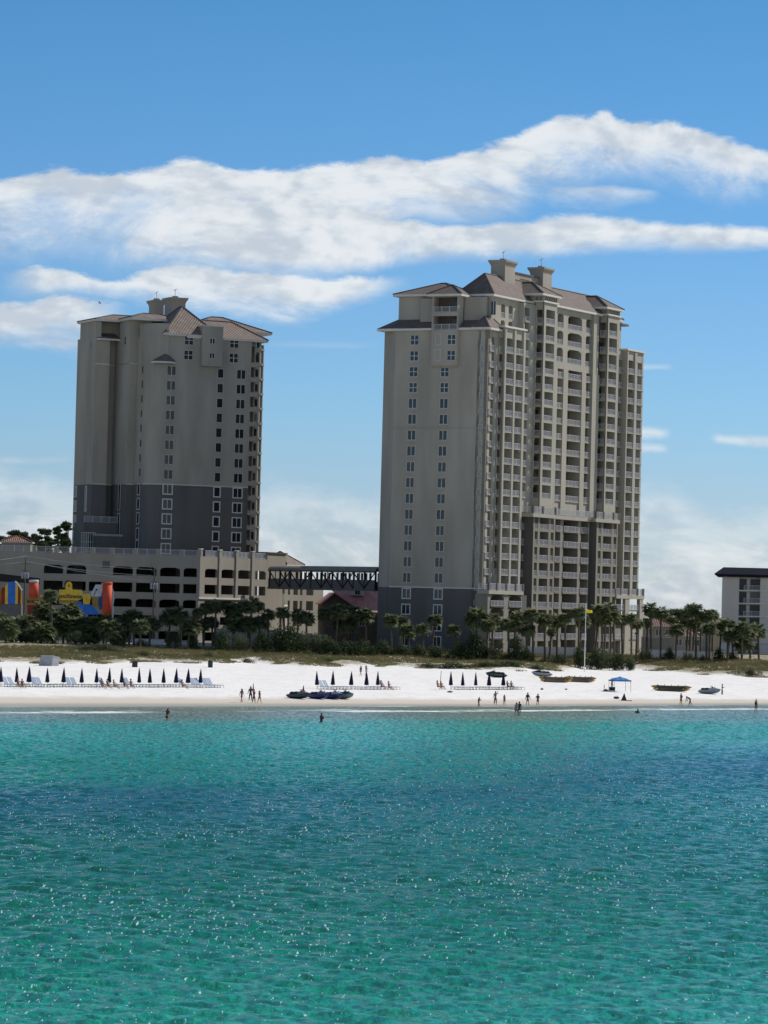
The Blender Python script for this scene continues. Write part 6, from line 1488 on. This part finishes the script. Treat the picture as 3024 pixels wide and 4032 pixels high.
def person(px, py, lb, hgt=1.72, face=0.0, skin='fair', top=(.05, .05, .06), bot=(.03, .03, .05), hair=(.02, .015, .01), long_pants=False, gait=.3, arms=('down', 'down'), bend=0.0, sit=False, z=None, fem=False, hat=None, grp='people on the beach', P=None, long_top=False, slv=True, kneel=False, wade=0.0, D=None):
    """stands at the photo pixel of the feet; local +Y is the way it faces"""
    if P is None: P = at(px, py, D) if D else ground(px, py)
    k = hgt/1.75; V_ = Vector
    hipz = .93 if not sit else .52
    pel = V_((0, 0, hipz)); bd = bend
    def sp(h, y=0.0):                          # point up the spine, bent forward by bd
        return pel+V_((0, math.sin(bd)*h+y*math.cos(bd), math.cos(bd)*h-y*math.sin(bd)))
    ab, ch, nk, hd, ht = sp(.17), sp(.36), sp(.53, .01), sp(.64, .03), sp(.76, .03)
    N_ = [(pel, (.145, .105)), (ab, (.125, .095)), (ch, (.155, .105)), (nk, .055), (hd, (.078, .092)), (ht, (.055, .065))]; E_ = [(0, 1), (1, 2), (2, 3), (3, 4), (4, 5)]
    nose = hd+V_((0, .10, 0)).lerp(V_((0, .10*math.cos(bd), -.10*math.sin(bd))), 1); N_.append((nose, .014)); E_.append((4, 6))
    legs = []; armsj = []
    for s_, ph, am in ((-1, gait, arms[0]), (1, -gait, arms[1])):
        hp = pel+V_((s_*.09, 0, -.03))
        if sit: kn = hp+V_((s_*.03, .42, .06)); an = kn+V_((0, .30, -.42)); an.z = max(an.z, .10)
        elif kneel: kn = hp+V_((s_*.05, .2, -.4)); an = kn+V_((0, -.35, -.05))
        else:
            kn = hp+V_((s_*.02, math.sin(ph)*.42+.02, -math.cos(ph)*.42)); an = kn+V_((0, math.sin(ph*1.2-.12)*.42, -.41)); an.z = .09 if ph > 0 else max(.09, .09+abs(ph)*.12)
        to = an+V_((s_*.02, .17, -.055)); he = an+V_((0, -.05, -.05))
        i = len(N_); N_ += [(hp, .095), (hp.lerp(kn, .5), .082), (kn, .058), (kn.lerp(an, .35), .056), (an, .038), (to, (.042, .022))]; E_ += [(0, i), (i, i+1), (i+1, i+2), (i+2, i+3), (i+3, i+4), (i+4, i+5)]; legs.append((hp, kn, an))
        shd = sp(.47)+V_((s_*.175, 0, 0))
        dirs = {'down': ((s_*.10, .03+ph*-.35, -1), (s_*.04, .25-ph*.4, -1)), 'out': ((s_*.55, 0, -1), (s_*.5, .1, -1)), 'head': ((s_*1, .2, .25), (-s_*.75, .2, .8)), 'front': ((s_*.1, .6, -.8), (-s_*.35, 1, -.05)), 'fwd': ((0, .35, -1), (0, .45, -1)), 'hips': ((s_*.75, -.2, -.75), (-s_*.75, .25, -.6)), 'hold': ((s_*.25, .35, -.9), (-s_*.1, 1, .1))}[am]
        d1, d2 = V_(dirs[0]).normalized(), V_(dirs[1]).normalized(); eb = shd+d1*.29; wr_ = eb+d2*.25; pa = wr_+d2*.07
        i = len(N_); N_ += [(shd, .062), (shd.lerp(eb, .5), .048), (eb, .040), (wr_, .026), (pa, (.034, .018))]; E_ += [(2, i), (i, i+1), (i+1, i+2), (i+2, i+3), (i+3, i+4)]; armsj.append((shd, eb, wr_))
        sd_ = d2.cross(V_((0, 1, 0)) if abs(d2.y) < .8 else V_((0, 0, 1))).normalized(); ns = d2.cross(sd_)
        for f in range(4):                     # fingers of unequal length, slightly curled
            r0 = pa+sd_*(f-1.5)*.017; l_ = (.066, .078, .073, .058)[f]; j = len(N_); N_ += [(r0+d2*.03, .0085), (r0+d2*(.03+l_*.5)+ns*.006, .008), (r0+d2*(.03+l_)*.96+ns*.02, .0065)]; E_ += [(i+4, j), (j, j+1), (j+1, j+2)]
        j = len(N_); N_ += [(wr_+d2*.03-sd_*.035, .010), (wr_+d2*.065-sd_*.055, .009)]; E_ += [(i+3, j), (j, j+1)]
    for s_ in (-1, 1): N_.append((hd+V_((s_*.082, -.005, .0)), .014)); E_.append((4, len(N_)-1))
    me = skin_mesh(N_, E_, 'body', pm(SK[skin]), 1)
    o = empty('person', (P.x, P.y, (P.z if z is None else z)-wade), face, lb, 'person', grp); o.scale = (k, k, k)
    def add(me_, nm): q = bpy.data.objects.new(nm, me_); COL.objects.link(q); q.parent = o; return q
    add(me, 'body')
    b = MB(); c = hd+V_((0, -.012, .035)); rr = []
    for i in range(7):
        a = -.35+1.92*i/6; rr.append([(c.x+.094*math.cos(a)*math.cos(t), c.y+.108*math.cos(a)*math.sin(t)-.012, c.z+.10*math.sin(a)-(.06 if math.sin(t) < 0 and i == 0 else 0)) for t in [2*math.pi*j/14 for j in range(14)]])
    b.ring_loft(rr); 
    if fem: b.tube([c+V_((0, -.08, .02)), c+V_((0, -.11, -.10)), c+V_((0, -.10, -.24))], [.07, .075, .03], 8)
    q = b.mesh('hair', pm(hair), smooth=True); add(q, 'hair')
    b = MB()
    for s_ in (-1, 1): e = hd+V_((s_*.032, .088, .018)); b.lathe([(.004, e.z-.009), (.012, e.z), (.004, e.z+.009)], 6, (e.x, e.y))
    add(b.mesh('eyes', M['black']), 'eyes')
    b = MB(); mo = hd+V_((0, .092, -.045)); b.box(mo.x-.022, mo.x+.022, mo.y-.004, mo.y+.006, mo.z-.005, mo.z+.005); add(b.mesh('mouth', pm((.22, .07, .06))), 'mouth')
    # clothing follows the body
    if top:
        tn = [(ch, (.172, .122)), (ab, (.145, .115)), (sp(-.02 if not long_top else -.12), (.165, .125)), (sp(.47), (.12, .09))]; te = [(0, 1), (1, 2), (0, 3)]
        for (shd, eb, wr_) in armsj:
            i = len(tn); tn += [(shd, .075)]; te += [(0, i)]
            if slv: tn += [(shd.lerp(eb, .55), .064)]; te += [(i, i+1)]
            if slv == 2: tn += [(eb, .054), (wr_, .040)]; te += [(i+1, i+2), (i+2, i+3)]
        add(skin_mesh(tn, te, 'shirt', pm(top), 1), 'shirt')
    if bot:
        bn = [(pel+V_((0, 0, .03)), (.158, .118)), (pel+V_((0, 0, -.04)), (.15, .115))]; be = [(0, 1)]
        for (hp, kn, an) in legs:
            i = len(bn); bn += [(hp+V_((0, 0, -.05)), .108), (hp.lerp(kn, .62), .094)]; be += [(1, i), (i, i+1)]
            if long_pants: bn += [(kn, .075), (kn.lerp(an, .9), .062)]; be += [(i+1, i+2), (i+2, i+3)]
        add(skin_mesh(bn, be, 'trousers' if long_pants else 'shorts', pm(bot), 1), 'trousers' if long_pants else 'shorts')
    if hat:
        b = MB(); c = hd+V_((0, 0, .06)); b.lathe([(.19, c.z-.01), (.19, c.z+.005), (.10, c.z+.02), (.095, c.z+.09), (.03, c.z+.115)], 14, (c.x, c.y)); add(b.mesh('hat', pm(hat), smooth=False), 'hat')
    return o
SEA_F = angle(SEAWARD)-math.pi/2; AL_F = angle(ALONG)-math.pi/2
person(951, 2767, 'person in grey shirt and shorts walking, leftmost of the four on left beach', 1.72, AL_F+math.pi, 'tan', (.09, .10, .10), (.07, .08, .08), arms=('out', 'out'), gait=.25, long_top=True, fem=True)
person(986, 2759, 'tall person in black with arms held out, behind the furled red flag', 1.78, SEA_F, 'dark', (.02, .02, .03), (.015, .02, .04), arms=('out', 'out'), gait=.15, long_pants=True, slv=2)
person(999, 2768, 'broad person in dark brown clothes beside the furled red flag', 1.68, SEA_F+.3, 'tan', (.04, .025, .025), (.03, .02, .025), long_pants=True, slv=2, gait=.15, arms=('hips', 'down'), long_top=True)
person(1021, 2771, 'short person in dark top and dark red shorts, rightmost of four', 1.60, SEA_F+.2, 'tan', (.03, .015, .02), (.14, .02, .03), gait=.25, fem=True, long_top=True)
person(1420, 2663, 'person in dark clothes walking near the dune, left of the pair', 1.62, AL_F+math.pi, 'tan', (.03, .02, .03), (.04, .02, .03), gait=.35, fem=True, long_top=True, D=None)
person(1441, 2663, 'person in pale blue wrap walking near the dune, right of the pair', 1.7, AL_F, 'tan', (.16, .20, .30), (.18, .2, .26), gait=.35, arms=('hold', 'down'), long_top=True, fem=True)
person(1885, 2785, 'slim small person in dark clothes walking at the water edge', 1.30, AL_F, 'tan', (.02, .02, .03), (.02, .02, .03), gait=.4, long_pants=True, slv=2, arms=('down', 'hold'), bend=.12)
person(1950, 2775, 'person with one hand at head, grey top and dark red trousers', 1.76, SEA_F, 'tan', (.10, .10, .11), (.10, .02, .03), arms=('head', 'out'), gait=.1, long_pants=True)
person(1985, 2778, 'small person in dark top and bare legs, right of hand-on-head person', 1.42, SEA_F, 'tan', (.02, .02, .04), (.03, .02, .03), gait=.1, long_top=True)
person(2077, 2780, 'person in black long sleeved top with arms apart, left of the black pair', 1.75, SEA_F, 'tan', (.012, .012, .02), (.02, .012, .02), arms=('out', 'out'), gait=.12, slv=2)
person(2117, 2781, 'stocky person in black with folded arms, right of the black pair', 1.62, SEA_F, 'tan', (.012, .012, .02), (.02, .012, .02), arms=('hips', 'hips'), gait=.12, slv=2, long_top=True)
person(2033, 2822, 'person in grey shirt ankle deep, left of the close couple', 1.68, SEA_F+2.6, 'tan', (.20, .19, .22), (.05, .05, .06), gait=.2, P=hit_z(2033, 2822, -.03), long_top=True, arms=('down', 'hold'))
person(2043, 2820, 'person in dark top ankle deep, right of the close couple', 1.74, SEA_F+2.2, 'dark', (.02, .02, .04), (.04, .04, .05), gait=.2, P=hit_z(2044, 2820, -.03))
person(2409, 2709, 'person in black standing on the left side under the blue canopy', 1.5, SEA_F, 'dark', (.02, .02, .02), (.05, .045, .045), gait=.05, long_pants=True, slv=2, arms=('hips', 'hold'))
person(2681, 2778, 'person in dark red hooded top standing at the water edge', 1.66, SEA_F, 'tan', (.13, .025, .035), (.12, .03, .03), gait=.1, long_top=True, slv=2, arms=('hips', 'hold'))
person(2717, 2779, 'person in dark clothes bending forward to the sand', 1.72, AL_F+2.9, 'tan', (.02, .02, .03), (.02, .02, .03), gait=.35, bend=1.15, arms=('fwd', 'fwd'), slv=2, long_pants=True)
person(2843, 2737, 'person in dark grey standing beside the silver grey jet ski', 1.66, SEA_F+.6, 'tan', (.05, .045, .045), (.06, .05, .045), gait=.08, long_pants=True, slv=2, arms=('hips', 'hold'))
person(2976, 2807, 'person in black top and brown shorts ankle deep at far right', 1.76, SEA_F, 'tan', (.015, .015, .02), (.05, .035, .03), gait=.12, P=hit_z(2976, 2807, -.02), slv=2)
person(657, 2846, 'person leaning forward while wading, left part of the shallows', 1.72, AL_F+.4, 'tan', (.07, .03, .025), (.06, .02, .02), gait=.15, bend=.3, P=hit_z(657, 2843, 0), wade=.25, fem=True, arms=('fwd', 'down'))
person(1265, 2846, 'person in bulky black jacket wading waist deep, centre of shallows', 1.74, SEA_F, 'dark', (.008, .008, .01), (.01, .01, .012), gait=.05, P=hit_z(1265, 2845, 0), wade=.72, slv=2, arms=('hips', 'front'), long_top=True)
person(2511, 2810, 'dark headed swimmer chest deep, larger of two at right', 1.74, SEA_F, 'dark', (.01, .01, .012), None, gait=.05, P=hit_z(2511, 2809, 0), wade=1.15, slv=2, arms=('hips', 'hips'))
person(2503, 2810, 'swimmer low in the water, smaller of two at right', 1.4, SEA_F, 'dark', (.01, .01, .012), None, gait=.05, P=hit_z(2503, 2809, 0), wade=1.08, slv=2, arms=('down', 'down'))
# seated on loungers
for px, py, top, hat, lb in ((72, 2712, (.10, .08, .075), (.10, .09, .08), 'seated person with brown hat beneath the second umbrella at left'), (88, 2713, (.03, .025, .03), None, 'seated person in black right of the brown hatted person'), (402, 2713, (.05, .05, .06), None, 'seated person in dark shirt right of the seventh umbrella, left row'), (424, 2713, (.03, .03, .04), None, 'seated dark person directly beneath the eighth umbrella, left row'), (450, 2715, (.16, .15, .18), None, 'person reclining in pale shirt between the eighth and ninth umbrellas'), (490, 2714, (.05, .03, .03), None, 'seated person in dark red just right of the ninth umbrella'), (516, 2713, (.06, .06, .08), (.03, .03, .035), 'seated person with dark wide hat, left row'), (719, 2714, (.10, .11, .08), (.16, .17, .14), 'seated person in grey green with pale hat, right part of left row'), (1502, 2716, (.10, .03, .05), None, 'seated person in plum beneath the last umbrella of the short row'), (1532, 2719, (.13, .12, .12), (.15, .14, .13), 'seated person in grey at the right end of the short row'), (1724, 2716, (.10, .05, .055), (.09, .07, .07), 'seated person in dusty pink at the start of the right row'), (1738, 2717, (.12, .03, .05), None, 'second seated person at the start of the right row, in plum'), (1999, 2715, (.04, .04, .05), None, 'seated person in black at the right end of the right row'), (2014, 2716, (.12, .12, .13), None, 'seated person in grey farthest right in the right row')):
    person(px, py, lb, 1.7, SEA_F+random.uniform(-.3, .3), 'tan', top, tuple(q*.7 for q in top), gait=0, sit=True, bend=-.25, arms=('front', 'fwd'), hat=hat, grp='people seated by the umbrellas')
